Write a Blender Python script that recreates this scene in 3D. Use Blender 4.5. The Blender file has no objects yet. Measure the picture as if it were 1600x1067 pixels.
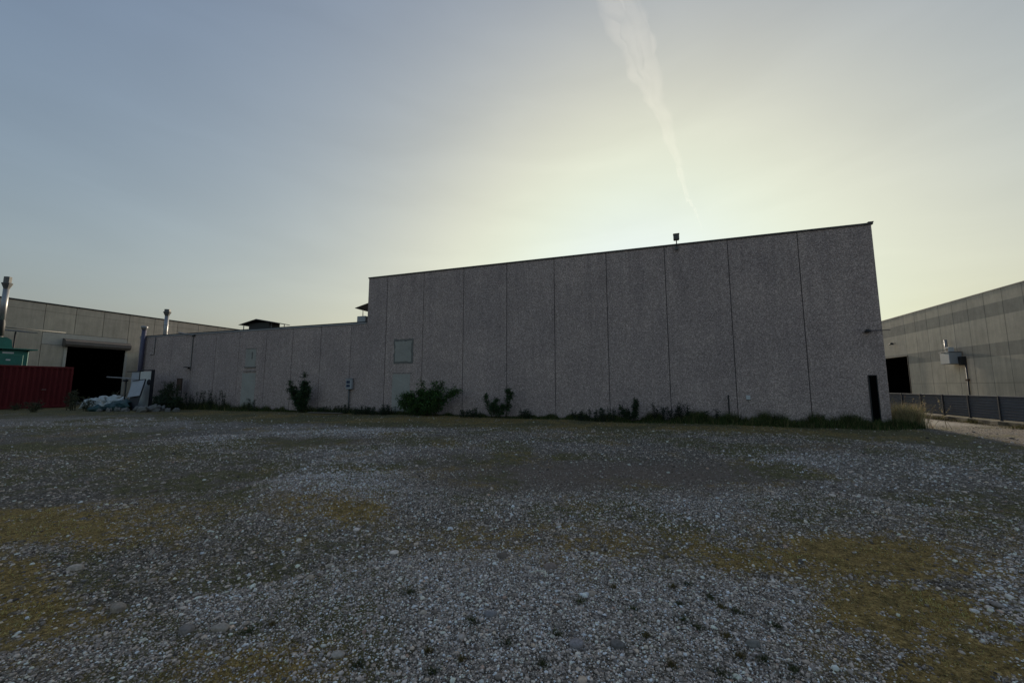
import bpy, math, random
import numpy as np
from mathutils import Vector, Matrix
random.seed(7)
RNG = np.random.default_rng(7)
R = math.radians
scene = bpy.context.scene
COL = scene.collection

# ------------------------------------------------------------------ camera
FPX, PITCH, EYE = 615.0, R(6.5), 1.5
cam_d = bpy.data.cameras.new("camera")
cam_d.sensor_width = 36.0
cam_d.lens = 36.0 * FPX / 1600.0
cam_d.clip_start = 0.05
cam_d.clip_end = 20000
cam = bpy.data.objects.new("camera", cam_d)
COL.objects.link(cam)
cam.location = (0, 0, EYE)
cam.rotation_euler = (R(90) + PITCH, 0, 0)
scene.camera = cam

# ------------------------------------------------------------------ world + sun
SUN_AZ, SUN_EL = R(18.0), R(11.0)      # azimuth measured from +Y towards +X
world = bpy.data.worlds.new("World")
scene.world = world
world.use_nodes = True
wn, wl = world.node_tree.nodes, world.node_tree.links
wn.clear()
sky = wn.new('ShaderNodeTexSky')
sky.sky_type = 'NISHITA'
sky.sun_disc = False
sky.sun_elevation = SUN_EL
sky.sun_rotation = SUN_AZ
sky.altitude = 100
sky.air_density = 1.2
sky.dust_density = 5.0
sky.ozone_density = 1.0
# hazy sky: the glow round the sun rolls off softly instead of clipping: c * (1 - exp(-a * sky^g))
sp_ = wn.new('ShaderNodeSeparateColor'); cb_ = wn.new('ShaderNodeCombineColor')
wl.new(sky.outputs[0], sp_.inputs[0])
def wmath(op, a, b):
    q = wn.new('ShaderNodeMath'); q.operation = op
    for i_, v_ in enumerate((a, b)):
        if isinstance(v_, float): q.inputs[i_].default_value = v_
        elif v_ is not None: wl.new(v_, q.inputs[i_])
    return q.outputs[0]
for i_, (g_, c_, a_) in enumerate(((.95, .82, .252), (.95, .9, .2441), (.70, .92, .325))):
    e_ = wmath('EXPONENT', wmath('MULTIPLY', wmath('POWER', sp_.outputs[i_], g_), -a_), None)
    wl.new(wmath('MULTIPLY', wmath('SUBTRACT', 1.0, e_), c_ * 10), cb_.inputs[i_])
bg = wn.new('ShaderNodeBackground')
bg.inputs['Strength'].default_value = 0.10
wo = wn.new('ShaderNodeOutputWorld')
tcw = wn.new('ShaderNodeTexCoord'); mpw = wn.new('ShaderNodeMapping'); mpw.inputs['Scale'].default_value = (1.2, 1.2, 5.0); mpw.inputs['Rotation'].default_value = (.25, .35, 0)
nzw = wn.new('ShaderNodeTexNoise'); nzw.inputs['Scale'].default_value = 2.2; nzw.inputs['Detail'].default_value = 5; nzw.inputs['Distortion'].default_value = .6
wl.new(tcw.outputs['Generated'], mpw.inputs[0]); wl.new(mpw.outputs[0], nzw.inputs['Vector'])
hzv = wmath('ADD', wmath('MULTIPLY', nzw.outputs['Fac'], .16), .925)
vmw = wn.new('ShaderNodeVectorMath'); vmw.operation = 'SCALE'; wl.new(cb_.outputs[0], vmw.inputs[0]); wl.new(hzv, vmw.inputs['Scale'])
wl.new(vmw.outputs[0], bg.inputs['Color'])
wl.new(bg.outputs[0], wo.inputs['Surface'])

sun_d = bpy.data.lights.new("sun", 'SUN')
sun_d.energy = 5.0
sun_d.angle = R(0.6)
sun_d.color = (1.0, 0.86, 0.68)
sun = bpy.data.objects.new("sun", sun_d)
COL.objects.link(sun)
sv = Vector((math.sin(SUN_AZ) * math.cos(SUN_EL), math.cos(SUN_AZ) * math.cos(SUN_EL), math.sin(SUN_EL)))
sun.rotation_euler = sv.to_track_quat('Z', 'Y').to_euler()
sun.location = (0, 0, 50)

scene.view_settings.view_transform = 'Standard'
scene.view_settings.look = 'None'
scene.view_settings.exposure = 0.0
scene.view_settings.gamma = 1.0
scene.render.engine = 'CYCLES'
scene.cycles.max_bounces = 5
scene.cycles.volume_bounces = 1

# ------------------------------------------------------------------ geometry frames
def ray(x, y):
    u, v = (x - 800) / FPX, -(y - 533.5) / FPX
    return np.array([u, math.cos(PITCH) - v * math.sin(PITCH), math.sin(PITCH) + v * math.cos(PITCH)])
def ground(x, y):
    r = ray(x, y)
    return (r * (-EYE / r[2]))[:2]
_vp = ray(-980, 605)[:2]
D = _vp / np.linalg.norm(_vp)               # along the main wall, to the left
B = np.array([-D[1], D[0]]); B = B if B[1] > 0 else -B   # away from the camera
P = ground(1396, 668)                       # near right corner of the main building
ROT_M, ROT_R, ROT_L = math.atan2(D[1], D[0]), math.atan2(B[1], B[0]), math.atan2(-B[1], -B[0])
class Frame:
    """origin o, X axis along a wall, Y axis out of the wall"""
    def __init__(s, o, rot):
        s.o, s.rot = np.array(o, float), rot
        s.X = np.array([math.cos(rot), math.sin(rot)]); s.Y = np.array([-s.X[1], s.X[0]])
    def w(s, x, y=0, z=0):
        p = s.o + s.X * x + s.Y * y
        return (p[0], p[1], z)
    def hit(s, px, py, y=0):
        """(x, z) where the line of sight of a photo pixel meets the plane Y = y"""
        o = s.o + s.Y * y
        r = ray(px, py); t = (o @ s.Y) / (r[:2] @ s.Y); q = r * t
        return float((q[:2] - o) @ s.X), float(q[2] + EYE)
FM = Frame(P, ROT_M)
FF = Frame(ground(1600, 668), ROT_R)        # fence line
# right building: 8 m high with its roof edge through (1600, 440)
rr = ray(1600, 440); FR = Frame((rr * (6.5 / rr[2]))[:2], ROT_R)
# left building: 9 m high with its roof edge through (20, 468)
rr = ray(20, 468); FL = Frame((rr * (7.5 / rr[2]))[:2], ROT_L)

# ------------------------------------------------------------------ helpers
def T(o, label=None, cat=None, group=None, kind=None):
    if label: o['label'] = label
    if cat: o['category'] = cat
    if group: o['group'] = group
    if kind: o['kind'] = kind
    return o
def empty(name, loc, rot=0, **k):
    o = bpy.data.objects.new(name, None)
    o.empty_display_size = 0.2
    COL.objects.link(o)
    o.location = loc
    o.rotation_euler = (0, 0, rot)
    return T(o, **k)
def link(name, me, mat, parent=None):
    me.materials.append(mat)
    o = bpy.data.objects.new(name, me)
    COL.objects.link(o)
    if parent is not None: o.parent = parent
    return o
class MB:
    def __init__(s): s.v, s.f, s.sm = [], [], []
    def add(s, vs, fs, smooth=False):
        b = len(s.v)
        s.v += [tuple(v) for v in vs]
        s.f += [tuple(i + b for i in f) for f in fs]
        s.sm += [smooth] * len(fs)
        return s
    def box(s, x0, x1, y0, y1, z0, z1, M=None):
        vs = [(x, y, z) for z in (z0, z1) for y in (y0, y1) for x in (x0, x1)]
        if M is not None: vs = [tuple(M @ Vector(v)) for v in vs]
        return s.add(vs, [(0, 2, 3, 1), (4, 5, 7, 6), (0, 1, 5, 4), (2, 6, 7, 3), (0, 4, 6, 2), (1, 3, 7, 5)])
    def cbox(s, x0, x1, y0, y1, z0, z1, c=0.01, M=None):
        """box with chamfered edges"""
        vs = []
        for (ax) in range(3):
            for z in (0, 1):
                for y in (0, 1):
                    for x in (0, 1):
                        q = [[x0, x1][x], [y0, y1][y], [z0, z1][z]]; sgn = [1 - 2 * x, 1 - 2 * y, 1 - 2 * z]
                        for k in range(3):
                            if k != ax: q[k] += sgn[k] * c
                        vs.append(tuple(q))
        if M is not None: vs = [tuple(M @ Vector(v)) for v in vs]
        i = lambda a, x, y, z: a * 8 + z * 4 + y * 2 + x
        fs = []
        fs.append((i(0,0,0,0), i(0,0,0,1), i(0,0,1,1), i(0,0,1,0))); fs.append((i(0,1,0,0), i(0,1,1,0), i(0,1,1,1), i(0,1,0,1)))
        fs.append((i(1,0,0,0), i(1,1,0,0), i(1,1,0,1), i(1,0,0,1))); fs.append((i(1,0,1,0), i(1,0,1,1), i(1,1,1,1), i(1,1,1,0)))
        fs.append((i(2,0,0,0), i(2,0,1,0), i(2,1,1,0), i(2,1,0,0))); fs.append((i(2,0,0,1), i(2,1,0,1), i(2,1,1,1), i(2,0,1,1)))
        for a, b in ((0, 1), (0, 2), (1, 2)):
            c3 = 3 - a - b
            for u in (0, 1):
                for w in (0, 1):
                    def q(axis, t):
                        k = [0, 0, 0]; k[a] = u; k[b] = w; k[c3] = t
                        return i(axis, *k)
                    fs.append((q(a, 0), q(a, 1), q(b, 1), q(b, 0)))
        for z in (0, 1):
            for y in (0, 1):
                for x in (0, 1): fs.append((i(0,x,y,z), i(1,x,y,z), i(2,x,y,z)))
        return s.add(vs, fs)
    def tube(s, pts, rad, n=12, caps=True, smooth=True):
        """round bar along points; rad is one radius or one per point"""
        pts = [Vector(p) for p in pts]
        rad = rad if hasattr(rad, '__len__') else [rad] * len(pts)
        vs, fs = [], []
        up = None
        for k, p in enumerate(pts):
            d = (pts[min(k + 1, len(pts) - 1)] - pts[max(k - 1, 0)])
            if d.length < 1e-9: d = Vector((0, 0, 1))
            d.normalize()
            if up is None: up = Vector((0, 0, 1)) if abs(d.z) < 0.9 else Vector((1, 0, 0))
            a = d.cross(up).normalized(); b = d.cross(a).normalized()
            for j in range(n):
                t = 2 * math.pi * j / n
                vs.append(tuple(p + (a * math.cos(t) + b * math.sin(t)) * rad[k]))
        for k in range(len(pts) - 1):
            for j in range(n):
                j2 = (j + 1) % n
                fs.append((k * n + j, k * n + j2, (k + 1) * n + j2, (k + 1) * n + j))
        if caps:
            fs.append(tuple(range(n - 1, -1, -1)))
            fs.append(tuple((len(pts) - 1) * n + j for j in range(n)))
        return s.add(vs, fs, smooth)
    def lathe(s, prof, c=(0, 0, 0), n=20, smooth=True):
        """profile of (radius, z) turned about the vertical through c"""
        vs = [(c[0] + r * math.cos(2 * math.pi * j / n), c[1] + r * math.sin(2 * math.pi * j / n), c[2] + z) for r, z in prof for j in range(n)]
        fs = [(k * n + j, k * n + (j + 1) % n, (k + 1) * n + (j + 1) % n, (k + 1) * n + j) for k in range(len(prof) - 1) for j in range(n)]
        return s.add(vs, fs, smooth)
    def build(s, name, mat, parent=None):
        me = bpy.data.meshes.new(name)
        me.from_pydata(s.v, [], s.f)
        me.polygons.foreach_set('use_smooth', s.sm)
        me.update()
        return link(name, me, mat, parent)
def npmesh(name, verts, faces, mat, parent=None, col=None, smooth=False):
    """verts (n,3), faces (m,k) arrays, col per-vertex (n,3) into attribute 'tint'"""
    me = bpy.data.meshes.new(name)
    n, (m, k) = len(verts), faces.shape
    me.vertices.add(n); me.vertices.foreach_set('co', np.ascontiguousarray(verts, dtype=np.float32).ravel())
    me.loops.add(m * k); me.loops.foreach_set('vertex_index', np.ascontiguousarray(faces, dtype=np.int32).ravel())
    me.polygons.add(m); me.polygons.foreach_set('loop_start', np.arange(m, dtype=np.int32) * k)
    if smooth: me.polygons.foreach_set('use_smooth', np.ones(m, dtype=bool))
    if col is not None:
        a = me.attributes.new('tint', 'FLOAT_COLOR', 'POINT')
        c4 = np.ones((n, 4), dtype=np.float32); c4[:, :3] = col
        a.data.foreach_set('color', c4.ravel())
    me.update(calc_edges=True)
    return link(name, me, mat, parent)

# value noise shared by ground height, patch edges and scatter
_tab = np.random.default_rng(3).random((256, 256))
def vnoise(x, y):
    xi, yi = np.floor(x).astype(int), np.floor(y).astype(int)
    fx, fy = x - xi, y - yi
    fx, fy = fx * fx * (3 - 2 * fx), fy * fy * (3 - 2 * fy)
    g = lambda a, b: _tab[a & 255, b & 255]
    return (g(xi, yi) * (1 - fx) + g(xi + 1, yi) * fx) * (1 - fy) + (g(xi, yi + 1) * (1 - fx) + g(xi + 1, yi + 1) * fx) * fy
def fbm(x, y, o=4):
    s, a, t = 0, 0.5, 0
    for k in range(o):
        s = s + a * vnoise(x * 2 ** k + 17 * k, y * 2 ** k + 31 * k); t += a; a *= 0.5
    return s / t
def sstep(a, b, x):
    t = np.clip((x - a) / (b - a), 0, 1)
    return t * t * (3 - 2 * t)

# ------------------------------------------------------------------ materials
def nt(name):
    m = bpy.data.materials.new(name)
    m.use_nodes = True
    n, l = m.node_tree.nodes, m.node_tree.links
    return m, n, l, n['Principled BSDF']
def ramp(n, l, src, stops):
    r = n.new('ShaderNodeValToRGB')
    e = r.color_ramp.elements
    while len(e) < len(stops): e.new(0.5)
    for k, (p, c) in enumerate(stops):
        e[k].position = p
        e[k].color = (*c, 1) if len(c) == 3 else c
    l.new(src, r.inputs[0])
    return r.outputs[0]
def mixc(n, l, fac, a, b, mode='MIX'):
    m = n.new('ShaderNodeMix'); m.data_type = 'RGBA'; m.blend_type = mode
    if isinstance(fac, (int, float)): m.inputs[0].default_value = fac
    else: l.new(fac, m.inputs[0])
    for i, v in ((6, a), (7, b)):
        if isinstance(v, tuple): m.inputs[i].default_value = (*v, 1) if len(v) == 3 else v
        else: l.new(v, m.inputs[i])
    return m.outputs[2]
def noise(n, l, scale, detail=4, rough=0.6, vec=None, stretch=None, dist=0.0):
    t = n.new('ShaderNodeTexNoise')
    t.inputs['Scale'].default_value = scale; t.inputs['Detail'].default_value = detail
    t.inputs['Roughness'].default_value = rough; t.inputs['Distortion'].default_value = dist
    if vec is None:
        g = n.new('ShaderNodeNewGeometry'); vec = g.outputs['Position']
    if stretch:
        mp = n.new('ShaderNodeMapping'); mp.inputs['Scale'].default_value = stretch
        l.new(vec, mp.inputs[0]); vec = mp.outputs[0]
    l.new(vec, t.inputs['Vector'])
    return t.outputs['Fac']
def bump(n, l, h, strength, dist, bs):
    b = n.new('ShaderNodeBump'); b.inputs['Strength'].default_value = strength; b.inputs['Distance'].default_value = dist
    l.new(h, b.inputs['Height']); l.new(b.outputs[0], bs.inputs['Normal'])
def plain(name, c, rough=0.6, metal=0.0, var=0.25, scale=3.0, bumpk=0.15, spec=0.5, streak=None):
    """painted / weathered surface: base colour broken up by two noises"""
    m, n, l, bs = nt(name)
    f1 = noise(n, l, scale, 6, 0.65, stretch=streak)
    f2 = noise(n, l, scale * 9, 3, 0.6)
    dk = tuple(x * (1 - var) for x in c); lt = tuple(min(1, x * (1 + var)) for x in c)
    col = ramp(n, l, f1, [(0.3, dk), (0.7, lt)])
    col = mixc(n, l, 0.35, col, ramp(n, l, f2, [(0.35, dk), (0.65, lt)]))
    l.new(col, bs.inputs['Base Color'])
    bs.inputs['Roughness'].default_value = rough
    bs.inputs['Metallic'].default_value = metal
    bs.inputs['Specular IOR Level'].default_value = spec
    if bumpk: bump(n, l, f2, bumpk, 0.01, bs)
    return m
def tinted(name, rough=0.8, var=0.2, scale=40, trans=0.0, bumpk=0.0, spec=0.3):
    m, n, l, bs = nt(name)
    a = n.new('ShaderNodeAttribute'); a.attribute_name = 'tint'
    f = noise(n, l, scale, 3, 0.6)
    g = ramp(n, l, f, [(0.3, (1 - var,) * 3), (0.7, (1 + var,) * 3)])
    col = mixc(n, l, 1.0, a.outputs['Color'], g, 'MULTIPLY')
    l.new(col, bs.inputs['Base Color'])
    bs.inputs['Roughness'].default_value = rough
    bs.inputs['Specular IOR Level'].default_value = spec
    if bumpk: bump(n, l, f, bumpk, 0.004, bs)
    if trans:
        tr = n.new('ShaderNodeBsdfTranslucent'); l.new(col, tr.inputs['Color'])
        mx = n.new('ShaderNodeMixShader'); mx.inputs[0].default_value = trans
        out = [q for q in n if q.type == 'OUTPUT_MATERIAL'][0]
        l.new(bs.outputs[0], mx.inputs[1]); l.new(tr.outputs[0], mx.inputs[2]); l.new(mx.outputs[0], out.inputs['Surface'])
    return m

def aggregate_mat(name, base, contrast=1.0, warm=(1.0, 0.97, 0.95)):
    """washed exposed-aggregate concrete: pebbles of many greys in cement"""
    m, n, l, bs = nt(name)
    tc = n.new('ShaderNodeTexCoord'); oi = n.new('ShaderNodeObjectInfo')
    v = n.new('ShaderNodeTexVoronoi'); v.inputs['Scale'].default_value = 33
    l.new(tc.outputs['Object'], v.inputs['Vector'])
    sp = n.new('ShaderNodeSeparateColor'); l.new(v.outputs['Color'], sp.inputs[0])
    k = contrast
    f = lambda x: tuple(min(.85, base * x * w) for w in warm)
    peb = ramp(n, l, sp.outputs[0], [(0.0, f(1 - .72 * k)), (0.3, f(1 - .35 * k)), (0.62, f(1.0)), (0.9, f(1 + .65 * k)), (1.0, f(1 + 1.3 * k))])
    v2 = n.new('ShaderNodeTexVoronoi'); v2.inputs['Scale'].default_value = 52
    l.new(tc.outputs['Object'], v2.inputs['Vector'])
    sp2 = n.new('ShaderNodeSeparateColor'); l.new(v2.outputs['Color'], sp2.inputs[0])
    peb2 = ramp(n, l, sp2.outputs[1], [(0.0, f(1 - .6 * k)), (0.6, f(1.0)), (1.0, f(1 + .9 * k))])
    col = mixc(n, l, 0.45, peb, peb2)
    # broad weathering, rain streaks running down and a damp foot
    broad = ramp(n, l, noise(n, l, 0.5, 5, 0.6, tc.outputs['Object']), [(0.3, (.86, .86, .87)), (0.7, (1.1, 1.09, 1.07))])
    col = mixc(n, l, 1.0, col, broad, 'MULTIPLY')
    st = ramp(n, l, noise(n, l, 2.2, 4, 0.7, tc.outputs['Object'], stretch=(1.6, 1, 0.10)), [(0.35, (.84, .84, .85)), (0.6, (1.04, 1.04, 1.03))])
    sx = n.new('ShaderNodeSeparateXYZ'); l.new(tc.outputs['Object'], sx.inputs[0])
    top = ramp(n, l, sx.outputs['Z'], [(0.0, (.25,) * 3), (1.0, (.25,) * 3)])
    mr = n.new('ShaderNodeMapRange'); mr.inputs[1].default_value = 1.0; mr.inputs[2].default_value = 7.8
    mr.inputs[3].default_value = 0.35; mr.inputs[4].default_value = 1.0
    l.new(sx.outputs['Z'], mr.inputs[0])
    col = mixc(n, l, mr.outputs[0], col, mixc(n, l, 1.0, col, st, 'MULTIPLY'))
    # each cast panel its own slight tone
    pr = ramp(n, l, oi.outputs['Random'], [(0, (.95, .95, .96)), (1, (1.05, 1.04, 1.03))])
    col = mixc(n, l, 1.0, col, pr, 'MULTIPLY')
    l.new(col, bs.inputs['Base Color'])
    bs.inputs['Roughness'].default_value = 0.9
    bs.inputs['Specular IOR Level'].default_value = 0.25
    bump(n, l, v.outputs['Distance'], 0.6, 0.01, bs)
    return m
M_AGG = aggregate_mat('exposed_aggregate', 0.33, .85, (1.22, .98, .90))
M_JOINT = plain('joint_sealant', (0.035, 0.033, 0.033), 0.9, var=.3)
M_COPING = plain('coping_metal', (0.075, 0.065, 0.06), 0.6, 0.0, var=.25)
M_FLASH = plain('pale_flashing', (0.27, 0.265, 0.27), 0.5, 0.3, var=.15)
M_ROOF = plain('roof_membrane', (0.06, 0.06, 0.06), 0.9)
M_PATCH = plain('mortar_patch', (0.33, 0.315, 0.28), 0.9, var=.18, scale=1.6, bumpk=.5)
M_PATCH2 = plain('pale_mortar', (0.36, 0.345, 0.31), 0.9, var=.14, scale=1.1, bumpk=.4)
M_EDGE = plain('dark_mortar', (0.17, 0.162, 0.148), 0.95, var=.4, scale=4, bumpk=.6)
M_BLACK = plain('shade_black', (0.004, 0.004, 0.004), 0.95, spec=0.0, bumpk=0)  # near-black colour paints the shade of door openings and interiors
M_DARKMET = plain('dark_metal', (0.03, 0.03, 0.03), 0.6, 0.3)
M_GALV = plain('galvanised_metal', (0.34, 0.34, 0.34), 0.5, 0.6, var=.18, scale=5, streak=(3, 3, .4))
M_GALVD = plain('dull_cowl_metal', (0.14, 0.14, 0.13), 0.6, 0.3, var=.3)
M_WHITE = plain('white_sheet', (0.62, 0.62, 0.58), 0.55, var=.12, scale=2)
M_WHITEG = plain('grey_white_sheet', (0.40, 0.42, 0.46), 0.6, var=.12, scale=2)
M_FRAME = plain('dark_frame', (0.02, 0.02, 0.025), 0.6)
M_RED = plain('oxide_red_paint', (0.12, 0.015, 0.016), 0.75, var=.35, scale=1.5, streak=(1, 1, .3), spec=.25)
M_GREEN = plain('green_machine_paint', (0.02, 0.15, 0.115), 0.55, var=.25, scale=1.5)
M_GREEND = plain('dark_green_paint', (0.008, 0.045, 0.035), 0.6, var=.3, scale=1.5)
M_TAG = plain('white_plate', (0.55, 0.57, 0.57), 0.5, var=.08)
M_GREYBOX = plain('grey_enclosure', (0.33, 0.35, 0.37), 0.45, var=.12)
M_BLUEB = plain('dark_blue_plastic', (0.02, 0.035, 0.08), 0.5)
M_FENCE = plain('blue_grey_slats', (0.115, 0.14, 0.18), 0.6, 0.1, var=.2, scale=2.2, spec=.3)
M_POST = plain('dark_fence_post', (0.05, 0.055, 0.065), 0.6, 0.2)
M_KERB = plain('mossy_kerb', (0.16, 0.15, 0.115), 0.95, var=.5, scale=3, bumpk=.6)
M_PIPE = plain('violet_grey_pipe', (0.075, 0.07, 0.11), 0.55, 0.1, var=.2)
M_RUST = plain('rusty_sheet', (0.08, 0.045, 0.03), 0.85, var=.45, scale=2)
M_WOOD = plain('weathered_wood', (0.13, 0.11, 0.085), 0.9, var=.35, scale=6)
M_BAG = plain('white_plastic_bag', (0.50, 0.54, 0.52), 0.55, var=.25, scale=4, bumpk=.5)
M_TARP = plain('teal_tarp', (0.02, 0.06, 0.06), 0.6, var=.4, scale=4, bumpk=.5)
M_SHUT = plain('shutter_housing', (0.13, 0.11, 0.095), 0.8, var=.3, scale=1.2)
M_FLOOD = plain('floodlight_body', (0.10, 0.10, 0.085), 0.6)

def panel_mat(name, base, bands=(), band_c=None, lines=()):
    """smooth precast concrete with water stains; optional darker bands at given heights"""
    m, n, l, bs = nt(name)
    tc = n.new('ShaderNodeTexCoord'); oi = n.new('ShaderNodeObjectInfo')
    O = tc.outputs['Object']
    f = lambda c, k: tuple(x * k for x in c)
    col = ramp(n, l, noise(n, l, 0.9, 6, 0.65, O), [(0.25, f(base, .8)), (0.75, f(base, 1.15))])
    st = ramp(n, l, noise(n, l, 3.0, 5, 0.7, O, stretch=(1.2, 1, .12)), [(0.3, (.78, .78, .78)), (0.62, (1.05, 1.05, 1.05))])
    sx = n.new('ShaderNodeSeparateXYZ'); l.new(O, sx.inputs[0])
    if bands:
        msk = None
        for a, b in bands:
            g = n.new('ShaderNodeMath'); g.operation = 'GREATER_THAN'; l.new(sx.outputs['Z'], g.inputs[0]); g.inputs[1].default_value = a
            h = n.new('ShaderNodeMath'); h.operation = 'LESS_THAN'; l.new(sx.outputs['Z'], h.inputs[0]); h.inputs[1].default_value = b
            q = n.new('ShaderNodeMath'); q.operation = 'MULTIPLY'; l.new(g.outputs[0], q.inputs[0]); l.new(h.outputs[0], q.inputs[1])
            if msk is None: msk = q.outputs[0]
            else:
                ad = n.new('ShaderNodeMath'); ad.operation = 'MAXIMUM'; l.new(msk, ad.inputs[0]); l.new(q.outputs[0], ad.inputs[1]); msk = ad.outputs[0]
        bc = ramp(n, l, noise(n, l, 1.4, 6, 0.7, O), [(0.3, f(band_c, .85)), (0.7, f(band_c, 1.15))])
        col = mixc(n, l, msk, col, bc)
    for zc in lines:
        g = n.new('ShaderNodeMath'); g.operation = 'COMPARE'; l.new(sx.outputs['Z'], g.inputs[0]); g.inputs[1].default_value = zc; g.inputs[2].default_value = 0.012
        col = mixc(n, l, g.outputs[0], col, f(base, .4))
    col = mixc(n, l, 0.8, col, mixc(n, l, 1.0, col, st, 'MULTIPLY'))
    pr = ramp(n, l, oi.outputs['Random'], [(0, (.92, .92, .93)), (1, (1.08, 1.07, 1.05))])
    col = mixc(n, l, 1.0, col, pr, 'MULTIPLY')
    l.new(col, bs.inputs['Base Color'])
    bs.inputs['Roughness'].default_value = 0.85
    bs.inputs['Specular IOR Level'].default_value = 0.3
    bump(n, l, noise(n, l, 14, 4, .6, O), 0.2, 0.01, bs)
    return m
M_CR = panel_mat('right_precast', (0.52, 0.475, 0.385), [(3.53, 4.44), (6.25, 7.15)], (0.32, 0.305, 0.26), (1.74,))
M_CL = panel_mat('left_precast', (0.56, 0.485, 0.375), lines=(8.35,))
M_CLE = plain('pale_lintel', (0.50, 0.46, 0.39), 0.85, var=.12)

# ------------------------------------------------------------------ ground
def gl(pts):  # photo pixels -> ground points
    return [ground(*p) for p in pts]
def blob(x, y, px, py, rx, ry, soft=0.85, seed=0, amp=0.8, freq=1.1):
    """soft irregular patch round the ground point seen at (px, py), reaching rx, ry pixels"""
    c = ground(px, py); ex = ground(px + rx, py) - c; ey = ground(px, max(py - ry, 618)) - c
    ey2 = ground(px, py + ry) - c
    M = np.linalg.inv(np.array([[ex[0], ey[0] * .5 - ey2[0] * .5], [ex[1], ey[1] * .5 - ey2[1] * .5]]))
    u = M[0, 0] * (x - c[0]) + M[0, 1] * (y - c[1]); v = M[1, 0] * (x - c[0]) + M[1, 1] * (y - c[1])
    d = np.sqrt(u * u + v * v) + (fbm(x * freq + seed * 7.3, y * freq - seed * 3.1, 5) - .5) * 2 * amp
    return 1 - sstep(1 - soft, 1 + soft, d)
OCHRE = [(60,820,210,32,1),(20,930,90,60,.8),(250,800,150,22,.5),(500,790,100,26,.5),(560,800,45,14,.9),(900,845,250,34,.45),(830,860,110,24,.55),
         (1330,860,210,36,.95),(1440,950,150,60,1),(1520,1040,130,60,1),(1560,880,90,50,.35),(400,1045,140,45,.8),(1150,880,120,26,.3),(120,960,110,30,.5)]
OLIVE = [(120,700,170,9,1),(250,712,150,7,.7),(660,690,55,6,.9),(440,690,60,5,.6),(420,905,230,34,.55),(180,905,170,40,.55),(1560,805,110,20,.9),(1500,780,140,14,.6),
         (1340,955,80,40,.8),(240,970,150,40,.5),(470,850,180,40,.4),(130,735,180,12,.5),(1470,720,100,8,.25),(1240,830,150,22,.35),(1400,1020,120,40,.5),(60,640,220,7,.9),(1060,985,120,60,.22)]
LIGHT = [(150,660,220,9,1.2),(480,672,125,8,1.2),(345,690,60,12,.8),(540,745,90,34,1),(470,765,60,22,.8),(1260,722,90,14,1),(1325,748,55,14,1),(1200,708,60,6,.8),(800,960,430,100,.5),(1180,990,160,70,.35),
         (1010,790,280,30,.35),(560,705,130,10,.7),(700,700,200,10,.35),(1585,920,50,60,.8),(1490,728,150,28,.55),(350,930,90,30,.5),(250,1000,130,60,.2)]
DARK = [(960,738,260,20,1),(470,690,80,6,1),(1120,735,130,12,.8),(760,715,150,14,.4),(650,750,120,20,.3),(1250,705,100,9,.4),(330,760,200,24,.4)]
def zones(x, y):
    """0..1 amounts at ground points: dry ochre turf, olive turf, pale loose gravel, bare dark earth, sandy track"""
    o = np.zeros_like(x); g = np.zeros_like(x); li = np.zeros_like(x); dk = np.zeros_like(x)
    for k, (a, b, c, d, w) in enumerate(OCHRE): o = np.maximum(o, w * blob(x, y, a, b, c, d, seed=k))
    for k, (a, b, c, d, w) in enumerate(OLIVE): g = np.maximum(g, w * blob(x, y, a, b, c, d, seed=k + 20))
    for k, (a, b, c, d, w) in enumerate(LIGHT): li = np.maximum(li, w * blob(x, y, a, b, c, d, seed=k + 40, amp=.35))
    for k, (a, b, c, d, w) in enumerate(DARK): dk = np.maximum(dk, w * blob(x, y, a, b, c, d, seed=k + 60, amp=.35))
    # turf strip along the foot of the main wall
    dx, dy = x - P[0], y - P[1]
    s = dx * D[0] + dy * D[1]; off = -(dx * B[0] + dy * B[1])
    wob = (fbm(x * .5, y * .5 + 9, 4) - .5)
    strip = sstep(-1.0, .6, s) * (1 - sstep(44, 56, s)) * (1 - sstep(3.2, 5.6, off + wob * 4.0 - np.interp(s, [0, 25, 34, 50], [0, 2.25, .3, -.6]))) * sstep(-6, -3, off)
    g = np.maximum(g, strip * .9); o = np.maximum(o, strip * .42 * sstep(-.05, .12, wob))
    # thin scattered turf everywhere
    g = np.maximum(g, .62 * sstep(.42, .68, fbm(x * .8 + 50, y * .8, 5)))
    o = np.maximum(o, .30 * sstep(.52, .74, fbm(x * 1.1 + 90, y * 1.1, 5)))
    # sandy track past the right corner
    dfx, dfy = x - FF.o[0], y - FF.o[1]
    offf = dfx * FF.Y[0] + dfy * FF.Y[1]; sf = dfx * FF.X[0] + dfy * FF.X[1]
    tr = sstep(-1.5, 1.0, sf + wob * 2) * sstep(.5, 1.4, offf) * (1 - sstep(6.0, 9.0, offf + wob * 1.5)) 
    far = sstep(16, 22, np.hypot(x, y)); far2 = far * (1 - sstep(-2, 0, s)) * 0
    g = g * (1 - tr); o = o * (1 - tr); dk = dk * (1 - tr)
    # grit breaks through the turf
    brk = .5 * fbm(x * 6 + 3, y * 6, 4) + .5 * fbm(x * 15 + 3, y * 15, 3)
    o = o * (.25 + .75 * sstep(.42, .60, brk + o * .16)); g = g * (.25 + .75 * sstep(.42, .60, brk + g * .12))
    return o, g, np.clip(li, 0, 1), np.clip(dk, 0, 1), tr
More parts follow.
